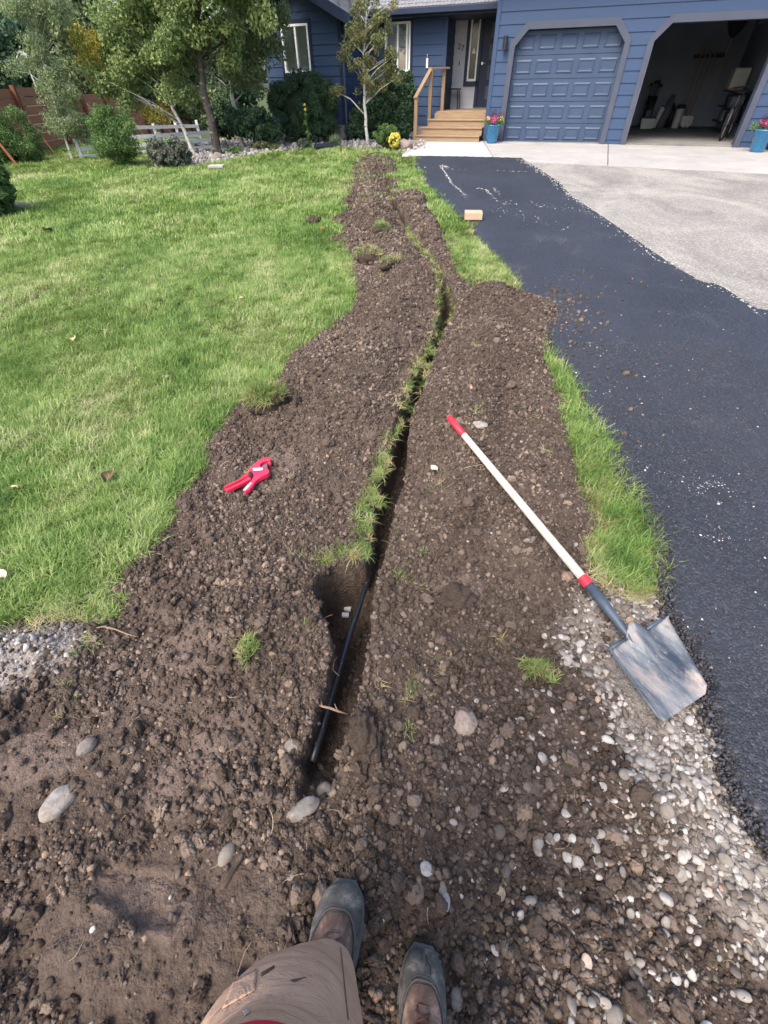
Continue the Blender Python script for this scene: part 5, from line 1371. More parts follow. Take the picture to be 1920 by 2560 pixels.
def boot(toe, yaw, label, side):
    Lb = .315; e = empty('boot', L2((toe[0], toe[1], 0)), yaw, None); e.parent = PER; tag(e, label)
    z0 = gz(toe[0], toe[1] - .05) + .002; e.location.z = z0
    # sections from toe (s=0) to heel (s=1): half width, height of the upper, centre shift
    def prof(s):
        wd = np.interp(s, [0, .03, .08, .16, .28, .42, .58, .75, .9, 1], [.017, .033, .0425, .051, .0545, .052, .043, .039, .037, .022])
        ht = np.interp(s, [0, .03, .08, .18, .30, .42, .55, .7, .85, 1], [.028, .042, .056, .064, .070, .086, .112, .15, .16, .14])
        cx_ = side * np.interp(s, [0, .15, .4, .7, 1], [.010, .006, 0, -.004, -.004])
        return wd, ht, cx_
    NS, NK = 46, 28
    def section(s, infl=0.0):
        wd, ht, cx_ = prof(s); out_ = []
        for k in range(NK):
            a = -PI * .5 + 2 * PI * k / NK; ca, sa_ = math.cos(a), math.sin(a)
            ex = .62 if s < .5 else .8
            x = (abs(ca) ** ex) * math.copysign(1, ca) * (wd + infl); z = ht / 2 + (abs(sa_) ** .85) * math.copysign(1, sa_) * (ht / 2 + infl)
            if sa_ > 0: x *= (1 - .42 * sa_ ** 1.6 * (1 if s > .12 else .55))
            out_.append((cx_ + x, -s * Lb, z + .022))
        return out_
    ss = [i / NS for i in range(NS + 1)]
    ss[0] = 0.0
    V_ = [p_ for s in ss for p_ in section(s)]
    Fq = [(i * NK + k, i * NK + (k + 1) % NK, (i + 1) * NK + (k + 1) % NK, (i + 1) * NK + k) for i in range(NS) for k in range(NK)]
    up_ = MB(); up_.add(V_, [f for f in Fq] + [tuple(range(NK))] + [tuple(NS * NK + k for k in range(NK))]); uo = up_.build('upper', M_LEATH, e, smooth=True)
    # shaft
    q = MB(); q.tube([(side * -.004, -.78 * Lb, .09), (side * -.004, -.77 * Lb, .16), (side * -.004, -.78 * Lb, .22)], [.050, .049, .054], 24, cap=False); q.build('shaft', M_LEATH, e, smooth=True)
    # rubber toe and rand: same form, a little proud; its rear edge runs back along the sides
    V2 = [p_ for s in ss for p_ in section(s, .0036)]
    keep = []
    lim = {}
    for k in range(NK):
        a = -PI * .5 + 2 * PI * k / NK; topness = max(0, math.sin(a)); lim[k] = .165 + .36 * (1 - topness) ** 1.7 if math.sin(a) > -.2 else .60
    for i in range(NS):
        for k in range(NK):
            if ss[i + 1] <= (lim[k] + lim[(k + 1) % NK]) / 2 + .011: keep.append(Fq[i * NK + k])
    # snap the last row on to the curve for a clean edge
    V3 = list(V2)
    for k in range(NK):
        i = int(lim[k] * NS)
        if i + 1 <= NS: V3[(i + 1) * NK + k] = section(min(lim[k] + .012, 1), .0036)[k]
    q = MB(); q.add(V3, keep + [tuple(range(NK))]); q.build('rubber_toe', M_RUB, e, smooth=True)
    for off, rad in ((.0, .0027), (-.022, .0010), (.022, .0010)):
        q = MB(); pts = [section(lim[k] + .004 - off, .0040 if off >= 0 else .0008)[k] for k in range(NK) if math.sin(-PI * .5 + 2 * PI * k / NK) > -.15]; q.tube(pts, rad, 6); q.build('piping', M_WELT, e, smooth=True)
    # sole
    V_ = []; n_ = NS
    for (zz, gro) in ((0.0, .001), (.012, .0075), (.026, .0075), (.030, .001)):
        ring = []
        for i in range(n_ + 1):
            s = ss[i]; wd, ht, cx_ = prof(s); ring.append((cx_ + wd + gro, -s * Lb + (gro if s < .02 else 0), zz))
        for i in range(n_, -1, -1):
            s = ss[i]; wd, ht, cx_ = prof(s); ring.append((cx_ - wd - gro, -s * Lb + (gro if s < .02 else 0), zz))
        V_.append(ring)
    m_ = len(V_[0]); fl = [(r * m_ + k, r * m_ + (k + 1) % m_, (r + 1) * m_ + (k + 1) % m_, (r + 1) * m_ + k) for r in range(3) for k in range(m_)]
    q = MB(); q.add([v for r in V_ for v in r], fl + [tuple(range(m_)), tuple(3 * m_ + k for k in range(m_))]); q.build('sole', M_WELT, e, smooth=False)
    # tongue edge, eyelets and laces
    tg = MB()
    def top_at(s, x, lift=.003):
        wd, ht, cx_ = prof(s); f_ = min(abs(x) / (wd * .75), 1); return (cx_ + x, -s * Lb, .022 + ht * (1 - .22 * f_ ** 2) + lift)
    for sg in (-1, 1):
        tg.tube([top_at(.295 + .035 * j, sg * (.013 + .0012 * j), .001) for j in range(8)], .0025, 6)
    tg.tube([top_at(.29, x, .0015) for x in (-.013, -.006, 0, .006, .013)], .0022, 6)
    tg.build('eyestay', M_LEATH, e, smooth=True)
    lc = MB()
    for j in range(5):
        s0, s1 = .32 + .055 * j, .32 + .055 * (j + 1)
        lc.tube([top_at(s0, -.018, .002), top_at((s0 + s1) / 2, 0, .007), top_at(s1, .018, .002)], .0019, 6); lc.tube([top_at(s0, .018, .002), top_at((s0 + s1) / 2, 0, .0095), top_at(s1, -.018, .002)], .0019, 6)
    lc.tube([top_at(.42, .018, .003), top_at(.43, .032, .008), top_at(.50, .040, .004), top_at(.55, .028, .006)], .0018, 6)
    lc.build('lace', M_LACE, e, smooth=True)
    return e
boot((-.122, .136), math.radians(-7), 'left work boot with scuffed rubber toe, half under the trouser hem', 1)
br_ = boot((.085, .014), math.radians(-11), 'right work boot with nicked rubber toe and laces showing', -1); br_.scale = (.90, .97, .95)
q = MB(); q.tube([hit(*p_, .0) or (0, 0, 0) for p_ in ((645, 2480), (648, 2515), (652, 2550))], .0014, 5)
boot_r = [o_ for o_ in bpy.data.objects if o_.parent == PER and 'nicked' in o_.get('label', '')][0]
q = MB(); q.tube([(-.004, -.012, .079), (.0, -.022, .0905), (.008, -.030, .0925), (.009, -.042, .0945)], .0016, 5); q.tube([(.0, -.022, .0905), (-.006, -.030, .0925)], .0013, 5); q.build('crack', M_BLK, boot_r)
patch('pocket_flap', [(585, 2455), (642, 2425), (638, 2478), (556, 2525)], M_TAN, tr_l, lift=.0015, thick=.0009)
q = MB(); q.tube([h_ for h_ in (hit(870 - (2560 - y_) * .10, y_, .0015) for y_ in range(2370, 2556, 12)) if h_], .0010, 5); q.build('seam', simple('dark_tan', (.22, .135, .085), None, 60, .9), tr_l)
patch('frayed_hole', [(606, 2530), (618, 2522), (624, 2534), (612, 2542)], simple('frayed_cotton', (.50, .42, .36), None, 60, .9), tr_l, 4, 4, .001, .0006)
patch('tear', [(652, 2437), (686, 2418), (687, 2421), (653, 2443)], M_BARKB, tr_l, 6, 2, .002, .001)
patch('tear', [(724, 2455), (765, 2447), (755, 2450), (736, 2457)], M_BARKB, tr_l, 6, 2, .002, .001)

# ------------------------------------------------------------------ trees, shrubs, fences
def limb_tree(name, label, cat, pos, trunk, r0, blobs, leaves, lsize, mleaf, mbark, seed, group=None, asp=1.6, droop=.3, clusters=None, csize=.22, twigs=60, nlimb=None, extra=None, r1=.35):
    """pos: base; trunk: list of points (relative); blobs: [(x,y,z,rx,ry,rz)] relative crown masses"""
    rr = random.Random(seed); nr = np.random.default_rng(seed)
    e = empty(name, pos, 0, label, cat, group)
    mb = MB(); n = len(trunk)
    pts = [Vector(p) for p in trunk]
    fine = []
    for i in range(n - 1):
        for k in range(4): fine.append(pts[i].lerp(pts[i + 1], k / 4) + Vector((rr.gauss(0, .008), rr.gauss(0, .008), 0)))
    fine.append(pts[-1]); m = len(fine)
    rad = [r0 * (1.25 if i == 0 else 1) * (1 - (1 - r1 * .3) * (i / (m - 1)) ** 1.1) + .004 for i in range(m)]
    mb.tube(fine, rad, 10)
    H_ = pts[-1].z
    cl = []; cr = []
    tot = sum(b[3] * b[4] * b[5] for b in blobs) ; nc = clusters or 60
    for b in blobs:
        k = max(3, int(nc * (b[3] * b[4] * b[5]) / tot))
        for _ in range(k):
            d = nr.normal(size=3); d /= np.linalg.norm(d); r = nr.uniform(.35, 1.0) ** .6
            cl.append((b[0] + d[0] * b[3] * r, b[1] + d[1] * b[4] * r, b[2] + d[2] * b[5] * r)); cr.append(csize * nr.uniform(.5, 1.4))
    # limbs from the trunk to the clusters
    order = list(range(len(cl))); rr.shuffle(order)
    for j in order[:twigs]:
        c_ = Vector(cl[j]); zt = max(trunk[0][2] + .25 * H_, min(c_.z - .15 - .35 * (c_ - Vector((0, 0, c_.z))).length, H_ * .97))
        # nearest trunk point at that height
        i0 = min(range(m), key=lambda i: abs(fine[i].z - zt)); a_ = fine[i0]; ra = min(rad[i0] * .45, r0 * .4)
        mid_ = a_.lerp(c_, .5) + Vector((rr.gauss(0, .05), rr.gauss(0, .05), .06 * (c_ - a_).length + rr.gauss(0, .03)))
        mb.tube([a_, a_.lerp(mid_, .55), mid_, mid_.lerp(c_, .6), c_], [ra, ra * .8, ra * .55, ra * .35, .003], 5)
    mb.build('trunk', mbark, e, smooth=True)
    cards('crown', mleaf, cl, [(c, c, c * .8) for c in cr], int(leaves * 1.5), lsize * 1.22, e, asp, seed, droop)
    if extra:
        for (bl2, n2, m2, s2) in extra:
            C2 = []; R2 = []
            for b in bl2:
                for _ in range(8):
                    d = nr.normal(size=3); d /= np.linalg.norm(d); C2.append((b[0] + d[0] * b[3], b[1] + d[1] * b[4], b[2] + d[2] * b[5])); R2.append(csize * .8)
            cards('turning_foliage', m2, C2, R2, n2, s2, e, asp, seed + 5, droop)
    return e
def at(px, py, Y):
    """world point seen at a photograph position at distance Y"""
    d = ray(px, py); t = Y / d[1]; return Vector((t * d[0], Y, CAMH + t * d[2]))
def blob(e0, px, py, Y, rpx, rpy, depth=None):
    c = at(px, py, Y); r = at(px + rpx, py, Y); u = at(px, py - rpy, Y)
    rx = abs(r.x - c.x); rz = abs(u.z - c.z); return (c.x - e0.x, c.y - e0.y, c.z - e0.z, rx, depth or rx, rz)
def gpos(px, py, h=0): x, y = G(px, py, h); return Vector((x, y, gz(x, y) - .03))

# slender young aspen in front of the house
p = gpos(919, 362); Y = p.y
tk = [tuple(at(919, 362, Y) - p), tuple(at(912, 262, Y) - p), tuple(at(908, 160, Y) - p), tuple(at(914, 60, Y) - p), tuple(at(918, -40, Y) - p)]; tk[0] = (0, 0, -.05)
bl = [blob(p, 915, 20, Y, 45, 40, .45), blob(p, 890, 90, Y, 42, 40, .5), blob(p, 945, 80, Y, 55, 45, .5), blob(p, 895, 160, Y, 38, 40, .5), blob(p, 955, 150, Y, 48, 40, .5), blob(p, 845, 225, Y, 18, 22, .2), blob(p, 925, 215, Y, 48, 24, .4), blob(p, 975, 25, Y, 25, 35, .3), blob(p, 985, 185, Y, 22, 25, .3)]
limb_tree('aspen_sapling', 'slender young aspen standing before the house beside the porch', 'tree', p, tk, .040, bl, 5200, .044, M_LEAFT, M_BARKW, 11, clusters=80, csize=.13, twigs=60, extra=[([blob(p, 915, 225, Y, 25, 20, .25), blob(p, 868, 100, Y, 15, 25, .2), blob(p, 865, 140, Y, 14, 20, .2), blob(p, 840, 228, Y, 12, 14, .15)], 900, M_LEAFT, .05)])

# the aspens at the left of the house
GRP = 'aspens in the bed left of the house'
p = gpos(545, 388); Y = p.y
tk = [(0, 0, -.05), tuple(at(528, 300, Y) - p), tuple(at(508, 225, Y) - p), tuple(at(498, 120, Y) - p), tuple(at(490, 0, Y) - p), tuple(at(480, -140, Y) - p)]
bl = [blob(p, 470, 60, Y, 85, 60), blob(p, 540, -60, Y, 120, 90), blob(p, 400, -40, Y, 100, 70), blob(p, 560, 110, Y, 60, 55), blob(p, 430, 150, Y, 70, 45), blob(p, 620, 40, Y, 60, 60), blob(p, 380, 110, Y, 60, 40), blob(p, 650, -150, Y, 130, 90), blob(p, 480, -200, Y, 140, 100), blob(p, 620, -280, Y, 120, 80)]  # highest crown masses are out of view, added to shade the wing
limb_tree('aspen_tree', 'largest aspen, dark blotched trunk, in the bed left of the house', 'tree', p, tk, .105, bl, 26000, .06, M_LEAF, M_BARKD, 21, GRP, clusters=260, csize=.25, twigs=60)
p = gpos(603, 366); Y = p.y
tk = [(0, 0, -.05), tuple(at(592, 290, Y) - p), tuple(at(578, 225, Y) - p), tuple(at(570, 120, Y) - p), tuple(at(572, 0, Y) - p), tuple(at(575, -120, Y) - p)]
bl = [blob(p, 600, 60, Y, 75, 55), blob(p, 640, 120, Y, 60, 40), blob(p, 560, 170, Y, 55, 35), blob(p, 660, 10, Y, 70, 60), blob(p, 600, -70, Y, 110, 70), blob(p, 690, 80, Y, 30, 45), blob(p, 590, 210, Y, 40, 20), blob(p, 700, -120, Y, 100, 80), blob(p, 640, 180, Y, 45, 25), blob(p, 650, 215, Y, 35, 30)]  # topmost masses carried out of view, also to shade the wing
limb_tree('aspen_tree', 'pale-trunked aspen nearest the blue house wall', 'tree', p, tk, .060, bl, 19000, .055, M_LEAFP, M_BARKW, 22, GRP, clusters=190, csize=.22, twigs=50)
p = gpos(486, 384); Y = p.y
tk = [(0, 0, -.05), tuple(at(462, 330, Y) - p), tuple(at(432, 270, Y) - p), tuple(at(415, 210, Y) - p), tuple(at(395, 120, Y) - p), tuple(at(370, 0, Y) - p)]
bl = [blob(p, 330, 150, Y, 70, 50), blob(p, 400, 190, Y, 55, 40), blob(p, 300, 60, Y, 70, 60), blob(p, 360, -20, Y, 90, 70), blob(p, 450, 230, Y, 45, 22), blob(p, 270, 210, Y, 50, 40), blob(p, 320, 240, Y, 45, 30)]
limb_tree('aspen_tree', 'leaning thin-trunked aspen left of the dark-trunked one', 'tree', p, tk, .045, bl, 15000, .055, M_LEAF, M_BARKW, 23, GRP, clusters=150, csize=.23, twigs=50, extra=[([blob(p, 205, 105, Y, 18, 25, .2), blob(p, 225, 150, Y, 18, 30, .2), blob(p, 260, 120, Y, 22, 30, .3), blob(p, 395, 278, Y, 30, 14, .2), blob(p, 250, 190, Y, 22, 30, .3)], 2800, M_LEAFY, .055)])
# pale feathery young tree
p = gpos(183, 400); Y = p.y
tk = [(0, 0, -.05), tuple(at(165, 355, Y) - p), tuple(at(140, 270, Y) - p), tuple(at(112, 170, Y) - p), tuple(at(85, 60, Y) - p)]
bl = [blob(p, 175, 310, Y, 50, 42), blob(p, 140, 235, Y, 48, 45), blob(p, 110, 165, Y, 42, 40), blob(p, 85, 90, Y, 40, 50), blob(p, 120, 30, Y, 55, 50), blob(p, 200, 320, Y, 26, 26), blob(p, 40, 165, Y, 35, 25), blob(p, 60, 20, Y, 50, 50)]
limb_tree('young_tree', 'pale green feathery young tree in front of the red fence', 'tree', p, tk, .030, bl, 13000, .042, M_LEAFP, M_BARKW, 31, clusters=150, csize=.17, twigs=50, asp=2.6, droop=.8)
# dark pine shrub
p = gpos(308, 416); Y = p.y
bl = [blob(p, 285, 360, Y, 45, 40), blob(p, 270, 310, Y, 38, 35), blob(p, 310, 345, Y, 30, 40), blob(p, 255, 285, Y, 25, 22), blob(p, 300, 390, Y, 30, 16), blob(p, 320, 310, Y, 18, 26)]
limb_tree('small_pine', 'small dark green pine standing alone on the lawn edge', 'tree', p, [(0, 0, -.05), (-.02, 0, .25), (-.15, 0, .7), (-.3, 0, 1.05)], .035, bl, 12000, .055, M_LEAFM, M_BARKB, 41, clusters=110, csize=.14, twigs=30, asp=5, droop=-.6)
# bush at left by the fence
p = gpos(40, 408); Y = p.y
bl = [blob(p, 50, 370, Y, 48, 34), blob(p, 15, 345, Y, 40, 40), blob(p, 70, 335, Y, 24, 26), blob(p, 5, 295, Y, 26, 26), blob(p, -40, 360, Y, 50, 50), blob(p, 38, 285, Y, 10, 18)]
limb_tree('willow_shrub', 'loose green shrub against the red fence at far left', 'shrub', p, [(0, 0, -.05), (0, 0, .2), (-.05, 0, .45)], .03, bl, 11000, .05, M_LEAFM, M_BARKB, 42, clusters=110, csize=.15, twigs=34, asp=3.4, droop=-.5)
# dark tall trees behind the fence
def backdrop(label, px, py, Yd, rpx, rpy, mat, seed, n=16000, ls=.13, nb=9, group='trees beyond the fence', name='tall_tree', cs=.55):
    base_p = at(px, 300, Yd); p = Vector((base_p.x, Yd, float(height(np.array([base_p.x]), np.array([Yd]))[0]) - .1)); rr = random.Random(seed); bl = []
    for k in range(nb):
        a = k / nb; bl.append(blob(p, px + rr.uniform(-.6, .6) * rpx, py + rr.uniform(-.8, .8) * rpy, Yd, rpx * rr.uniform(.35, .6), rpy * rr.uniform(.3, .45)))
    top = at(px, py - rpy * .8, Yd) - p
    limb_tree(name, label, 'tree', p, [(0, 0, -.1), (.05, 0, top.z * .35), (-.1, 0, top.z * .7), (0, 0, top.z)], .16, bl, n, ls, mat, M_BARKD, seed, group, clusters=120, csize=cs, twigs=40)
backdrop('dark evergreen behind the fence at the far left', 10, 110, 24, 90, 130, M_LEAFD, 51, ls=.12)
backdrop('broad pale willow rising behind the shed', 150, 90, 27, 90, 150, M_LEAFP, 52, ls=.12)
backdrop('dark tree filling the gap behind the aspens', 290, 150, 26, 90, 110, M_LEAFD, 53, n=17000, ls=.13)
backdrop('green tree behind the aspens, right of the dark one', 420, 150, 30, 95, 110, M_LEAFM, 54, n=17000, ls=.14)
backdrop('tree far behind the pale-trunked aspen', 560, 170, 33, 90, 90, M_LEAFD, 55, n=14000, ls=.15)
backdrop('low dark tree beyond the fence left corner', -90, 150, 20, 90, 140, M_LEAFD, 56, n=12000, ls=.11)
backdrop('tall pale tree at the top left corner', 60, 10, 30, 100, 90, M_LEAF, 57, n=15000, ls=.14)
backdrop('light green thicket beyond the end of the red fence', 510, 270, 30, 55, 50, M_LEAFP, 58, n=9000, ls=.12, cs=.4)

def bush(name, label, cat, px, py, Y, parts_, n, ls, mat, seed, group=None, core=(.012, .022, .010), asp=1.6, stems=True, zb=None, shell=.75):
    p = at(px, py, Y); p.z = float(height(np.array([p.x]), np.array([p.y]))[0]) - .03 if zb is None else zb
    e = empty(name, p, 0, label, cat, group)
    bl = [blob(p, *q_[:2], Y, *q_[2:]) for q_ in parts_]
    cores = MB()  # solid cores, coloured dark for the shade deep in the foliage
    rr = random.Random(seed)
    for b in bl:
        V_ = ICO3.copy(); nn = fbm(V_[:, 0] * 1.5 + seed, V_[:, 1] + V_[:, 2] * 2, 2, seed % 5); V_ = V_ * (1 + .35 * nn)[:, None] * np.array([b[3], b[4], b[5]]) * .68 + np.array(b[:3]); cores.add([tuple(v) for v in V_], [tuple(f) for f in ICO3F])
    if stems:
        st_ = MB()
        for _ in range(10):
            b = rr.choice(bl); st_.tube([(rr.gauss(0, .06), rr.gauss(0, .05), -.05), (b[0] * .5, b[1] * .5, b[2] * .5), (b[0] + rr.gauss(0, .1), b[1], b[2])], [.02, .015, .006], 5)
        st_.build('stem', M_BARKB, e)
    t = NT(name + '_shade'); cores.build('shade_core', simple(name + '_inner', core, tuple(x * 1.6 for x in core), 14, .9, bump=.8, bdist=.05, bscale=25), e, smooth=True)
    C = []; R = []
    nr = np.random.default_rng(seed)
    for b in bl:
        for _ in range(90):
            d = nr.normal(size=3); d /= np.linalg.norm(d); r_ = nr.uniform(shell, 1.02); C.append((b[0] + d[0] * b[3] * r_, b[1] + d[1] * b[4] * r_, b[2] + d[2] * b[5] * r_)); R.append(min(b[3], b[5]) * nr.uniform(.16, .30))
    cards('foliage', mat, C, R, int(n * 1.5), ls * 1.25, e, asp, seed, -.3)
    return e
YH = 15.2
bush('juniper_bush', 'big dark rounded bush under the left house window', 'bush', 760, 355, YH + .8, [(760, 265, 82, 75, .6), (745, 320, 62, 40, .55), (800, 315, 48, 42, .5), (700, 250, 30, 45, .4), (820, 240, 25, 40, .4), (760, 200, 55, 28, .4)], 22000, .045, M_LEAFD, 61, asp=3)
bush('lilac_bush', 'dark leafy bush between the sapling and the porch steps', 'bush', 965, 350, YH + 1.3, [(975, 250, 60, 65, .5), (1005, 215, 30, 38, .35), (940, 300, 60, 50, .45), (1000, 300, 36, 50, .4), (890, 320, 25, 38, .35)], 17000, .06, M_LEAFD, 62)
bush('boxwood', 'small clipped round boxwood beside the yellow flowers', 'bush', 965, 368, 14.3, [(966, 338, 29, 26, .30)], 7000, .028, M_LEAFM, 63, core=(.03, .05, .012))
bush('chrysanthemum', 'bright yellow flowering clump right of the boxwood', 'flowers', 988, 370, 13.95, [(986, 350, 13, 17, .14)], 1500, .035, M_PETY, 64, core=(.05, .09, .01))
bush('rose_shrub', 'grey-green shrub dotted with pale blooms before the aspens', 'shrub', 422, 418, G(422, 418)[1], [(405, 385, 34, 32, .35), (440, 378, 32, 34, .35), (390, 360, 22, 16, .2), (458, 400, 22, 16, .25)], 8500, .032, M_LEAFS, 65, core=(.03, .028, .02), shell=.55)
bush('dark_shrub', 'low dark shrub between the aspen trunks and the house', 'shrub', 650, 358, 15.0, [(640, 310, 42, 45, .5), (600, 300, 30, 38, .4), (680, 330, 25, 25, .3)], 12000, .05, M_LEAFD, 66)
bush('dark_shrub', 'dark evergreen shrub behind the pale aspen trunk', 'shrub', 575, 350, 17.2, [(570, 290, 32, 45, .5), (545, 310, 22, 35, .4)], 8000, .055, M_LEAFD, 67)
bush('bed_plant', 'low yellow-green clump at the foot of the aspens', 'plant', 590, 388, 13.9, [(588, 380, 24, 12, .2)], 2200, .05, M_LEAFM, 68, asp=6, core=(.05, .07, .02))
bush('bed_plant', 'reddish low perennial by the left foundation', 'plant', 660, 372, 14.6, [(655, 364, 22, 9, .2), (690, 368, 14, 7, .2)], 2200, .035, M_LEAFT, 69, core=(.06, .05, .03))
bush('bed_plant', 'pinkish dry perennial in the middle of the gravel bed', 'plant', 757, 368, 14.6, [(757, 358, 12, 12, .15)], 900, .03, M_LEAFS, 70, core=(.10, .07, .08))
bush('bed_plant', 'blue-green spiky clump right of the black drain pipe', 'plant', 842, 366, 14.9, [(838, 352, 14, 16, .2)], 1500, .05, M_LEAFP, 71, asp=7, core=(.05, .08, .06))
# tall stalk (hollyhock)
p = at(772, 365, 14.6); p.z = gz(p.x, p.y); e = empty('hollyhock', p, 0, 'tall single flower stalk in the bed before the big bush', 'flower')
q = MB(); q.tube([(0, 0, 0), (.01, 0, .4), (-.01, 0, .85)], [.012, .01, .005], 6); q.build('stem', M_LEAFM, e)
cards('leaves', M_LEAFM, [(0, 0, .1), (.02, 0, .3), (-.02, 0, .5), (0, 0, .65)], [.09, .07, .05, .04], 260, .05, e, 1.3, 5); cards('blooms', M_PETY, [(0, 0, .75), (0, 0, .84)], [.03, .025], 60, .03, e, 1.1, 6)
# near shrub with drooping leaves at the left edge
p = gpos(-40, 545); Y = p.y
bush('weeping_shrub', 'near weeping shrub with long drooping leaves at the left edge', 'shrub', -60, 540, Y, [(-50, 470, 60, 75, .4), (-20, 510, 42, 40, .3), (-40, 420, 40, 50, .3)], 6500, .085, M_LEAFM, 72, asp=4, core=(.02, .035, .012))
stone('boulder', 'low pale boulder beside the weeping shrub', 60, 512, .22, (1.3, .7, .35), 10, M_ST2, 33, .8)
# rocks of the bed
for k, (x, y, s, lb) in enumerate([(1240 - 8, 0, 0, '')][:0] + [(1012, 368, .22, 'pinkish grey boulder at the corner of the pale walk'), (1030, 360, .14, 'smaller boulder behind the pinkish grey one'), (640, 380, .10, 'pale rock in the bed below the left foundation'), (540, 395, .16, 'dark rock at the foot of the largest aspen'), (700, 372, .08, 'small pale rock beside the reddish perennial'), (910, 374, .07, 'small dark rock below the sapling')]):
    stone('bed_rock', lb, x, y, s, (1, .8, .7), 30 * k, [M_ST1, M_ST2, M_ST3, M_ST4, M_ST3, M_ST4][k], 70 + k, .8, 'rocks edging the gravel bed')
q = MB(); a_ = at(787, 363, 14.25); b_ = at(824, 360, 14.45); a_.z = gz(a_.x, a_.y) + .07; b_.z = gz(b_.x, b_.y) + .07; q.tube([a_, b_, b_ + (b_ - a_) * .5], .065, 18); q.tube([a_ - (b_ - a_) * .002, a_ - (b_ - a_) * .003], .05, 14)
tag(q.build('drain_pipe', M_BLK, smooth=False), 'thick black corrugated drain pipe lying in the gravel bed', 'pipe')
# gravel bed stones
Xg = []; 
def cloudpoly(P, dens):
    P = np.array(P); x0, y0 = P.min(0); x1, y1 = P.max(0); n = int((x1 - x0) * (y1 - y0) * dens); X = RNG.uniform(x0, x1, n); Y = RNG.uniform(y0, y1, n); k = poly_sd(X, Y, P) > 0; return X[k], Y[k]
# --- lawn
tufts_near = [blades('tuft', M_GRASS, 34, 0.040, .035, .085, .0034, 0.9, s, 0.9, 3, (0.5, 0.15)) for s in range(6)]
tufts_far = [blades('tuft', M_GRASS, 34, 0.085, .05, .085, .0085, 0.8, 20 + s, 0.7, 2, (0.5, 0.1)) for s in range(5)]
_ae = sorted([(y, x) for x, y in GP(asph_left)]); AEY = [a[0] for a in _ae]; AEX = [a[1] for a in _ae]
def lawn_points(x0, x1, y0, y1, dens, thin=0.0):
    X, Y = cloud(x0, x1, y0, y1, dens)
    z, S, T_, C_ = height(X, Y, True)
    # the lawn is left of the spoil and the narrow strip beside the asphalt
    onas = poly_sd(X, Y, ASPH)
    ok = (S < 0.015) & (T_ < -0.02) & (onas < 0.02)
    dh = (X - HO.x) * HE.x + (Y - HO.y) * HE.y; dn = (X - HO.x) * HN.x + (Y - HO.y) * HN.y
    ok &= ~((dn > -3.3) & (dh > -1.95)) & ~((dn > -1.45) & (dh > -8.6))
    ok &= (poly_sd(X, Y, np.array(gv)) < -0.02) & (poly_sd(X, Y, np.array(BED)) < 0.0)
    ok &= X < np.interp(Y, AEY, AEX) + .05
    ok &= ~((Y < G(1600, 1478)[1]) & (X > 0))
    ok &= ~((X > .3) & (RNG.random(len(X)) < np.clip(.25 + 2.2 * (fbm(X, Y, 6, 2) + .05), 0, .85)))
    near = Y < 3; g = np.zeros(X.shape); g[near] = gravleft(X[near], Y[near]); ok &= g < 0.3
    bare = fbm(X, Y, 3.3, 5) + fbm(X, Y, 11, 3) * 0.5
    ok &= RNG.random(len(X)) > np.clip((bare - 0.16) * 4, 0, 0.75)
    return X[ok], Y[ok], z[ok], S[ok]
BED = [G(x, y) for x, y in [(480, 418), (560, 404), (620, 393), (700, 381), (780, 374), (860, 370), (930, 371), (1010, 381), (1062, 372), (1062, 340), (800, 335), (560, 340), (440, 372), (380, 418)]]
Xa, Ya, Za, Sa = lawn_points(-3.6, 1.6, 0.6, 3.4, 1500)
Xb, Yb, Zb, Sb = lawn_points(-5.5, 1.9, 3.4, 6.2, 700)
Xc, Yc, Zc, Sc = lawn_points(-9.5, 2.4, 6.2, 11, 260)
Xd, Yd, Zd, Sd = lawn_points(-14, 2.4, 11, 19, 110)
def lay(name, protos, X, Y, Z, s0, s1, label, tilt=0.12, tint=None):
    n = len(X); s = RNG.uniform(s0, s1, n) * (1 + fbm(X, Y, 4, 1) * 0.9)
    rot = np.stack([RNG.normal(0, tilt, n), RNG.normal(0, tilt, n), RNG.normal(0, 0.7, n) + fbm(X, Y, 1.2, 4) * 8], 1)
    return scatter(name, protos, np.stack([X, Y, Z - 0.004], 1), rot, s, RNG.random(n) if tint is None else tint, label, 'grass')
lay('lawn_grass', tufts_near, np.r_[Xa, Xb], np.r_[Ya, Yb], np.r_[Za, Zb], .75, 1.2, 'mown green lawn grass left of the dug soil')
lay('distant_lawn_grass', tufts_far, np.r_[Xc, Xd], np.r_[Yc, Yd], np.r_[Zc, Zd], .8, 1.25, 'lawn grass running back to the fence and flower bed')
# long edge grass leaning over the spoil, dry and green, and the sods' fringes along the trench
edge_g = [blades('edge_tuft', M_GRASS, 30, 0.03, .06, .12, .0036, 1.1, 40 + s, 0.9, 4) for s in range(4)]
edge_d = [blades('dry_tuft', M_GRASS_DRY, 32, 0.03, .04, .10, .0030, 1.3, 50 + s, 1.0, 4) for s in range(4)]
def fringe(pts, per_m, width, h=0.0):
    P = GP(pts, h); out = []
    for (a, b) in zip(P[:-1], P[1:]):
        L = math.hypot(b[0] - a[0], b[1] - a[1]); n = max(1, int(L * per_m))
        for i in range(n):
            t = RNG.random(); out.append((a[0] + (b[0] - a[0]) * t + RNG.normal(0, width), a[1] + (b[1] - a[1]) * t + RNG.normal(0, width)))
    return out
tl = [(x - hw * 1.15 - 3, y) for (x, y, hw, d) in TR[3:21]]; trr = [(x + hw * 1.05, y) for (x, y, hw, d) in TR[3:21]]
fr = fringe(tl, 40, .012, .05) + fringe(trr[:-5], 16, .010, .05) + fringe([(790, 1388), (860, 1375), (925, 1385)], 110, .015, .05)
frg = fringe([(955, 1150), (925, 1230), (905, 1300), (905, 1380)], 60, .02, .03)
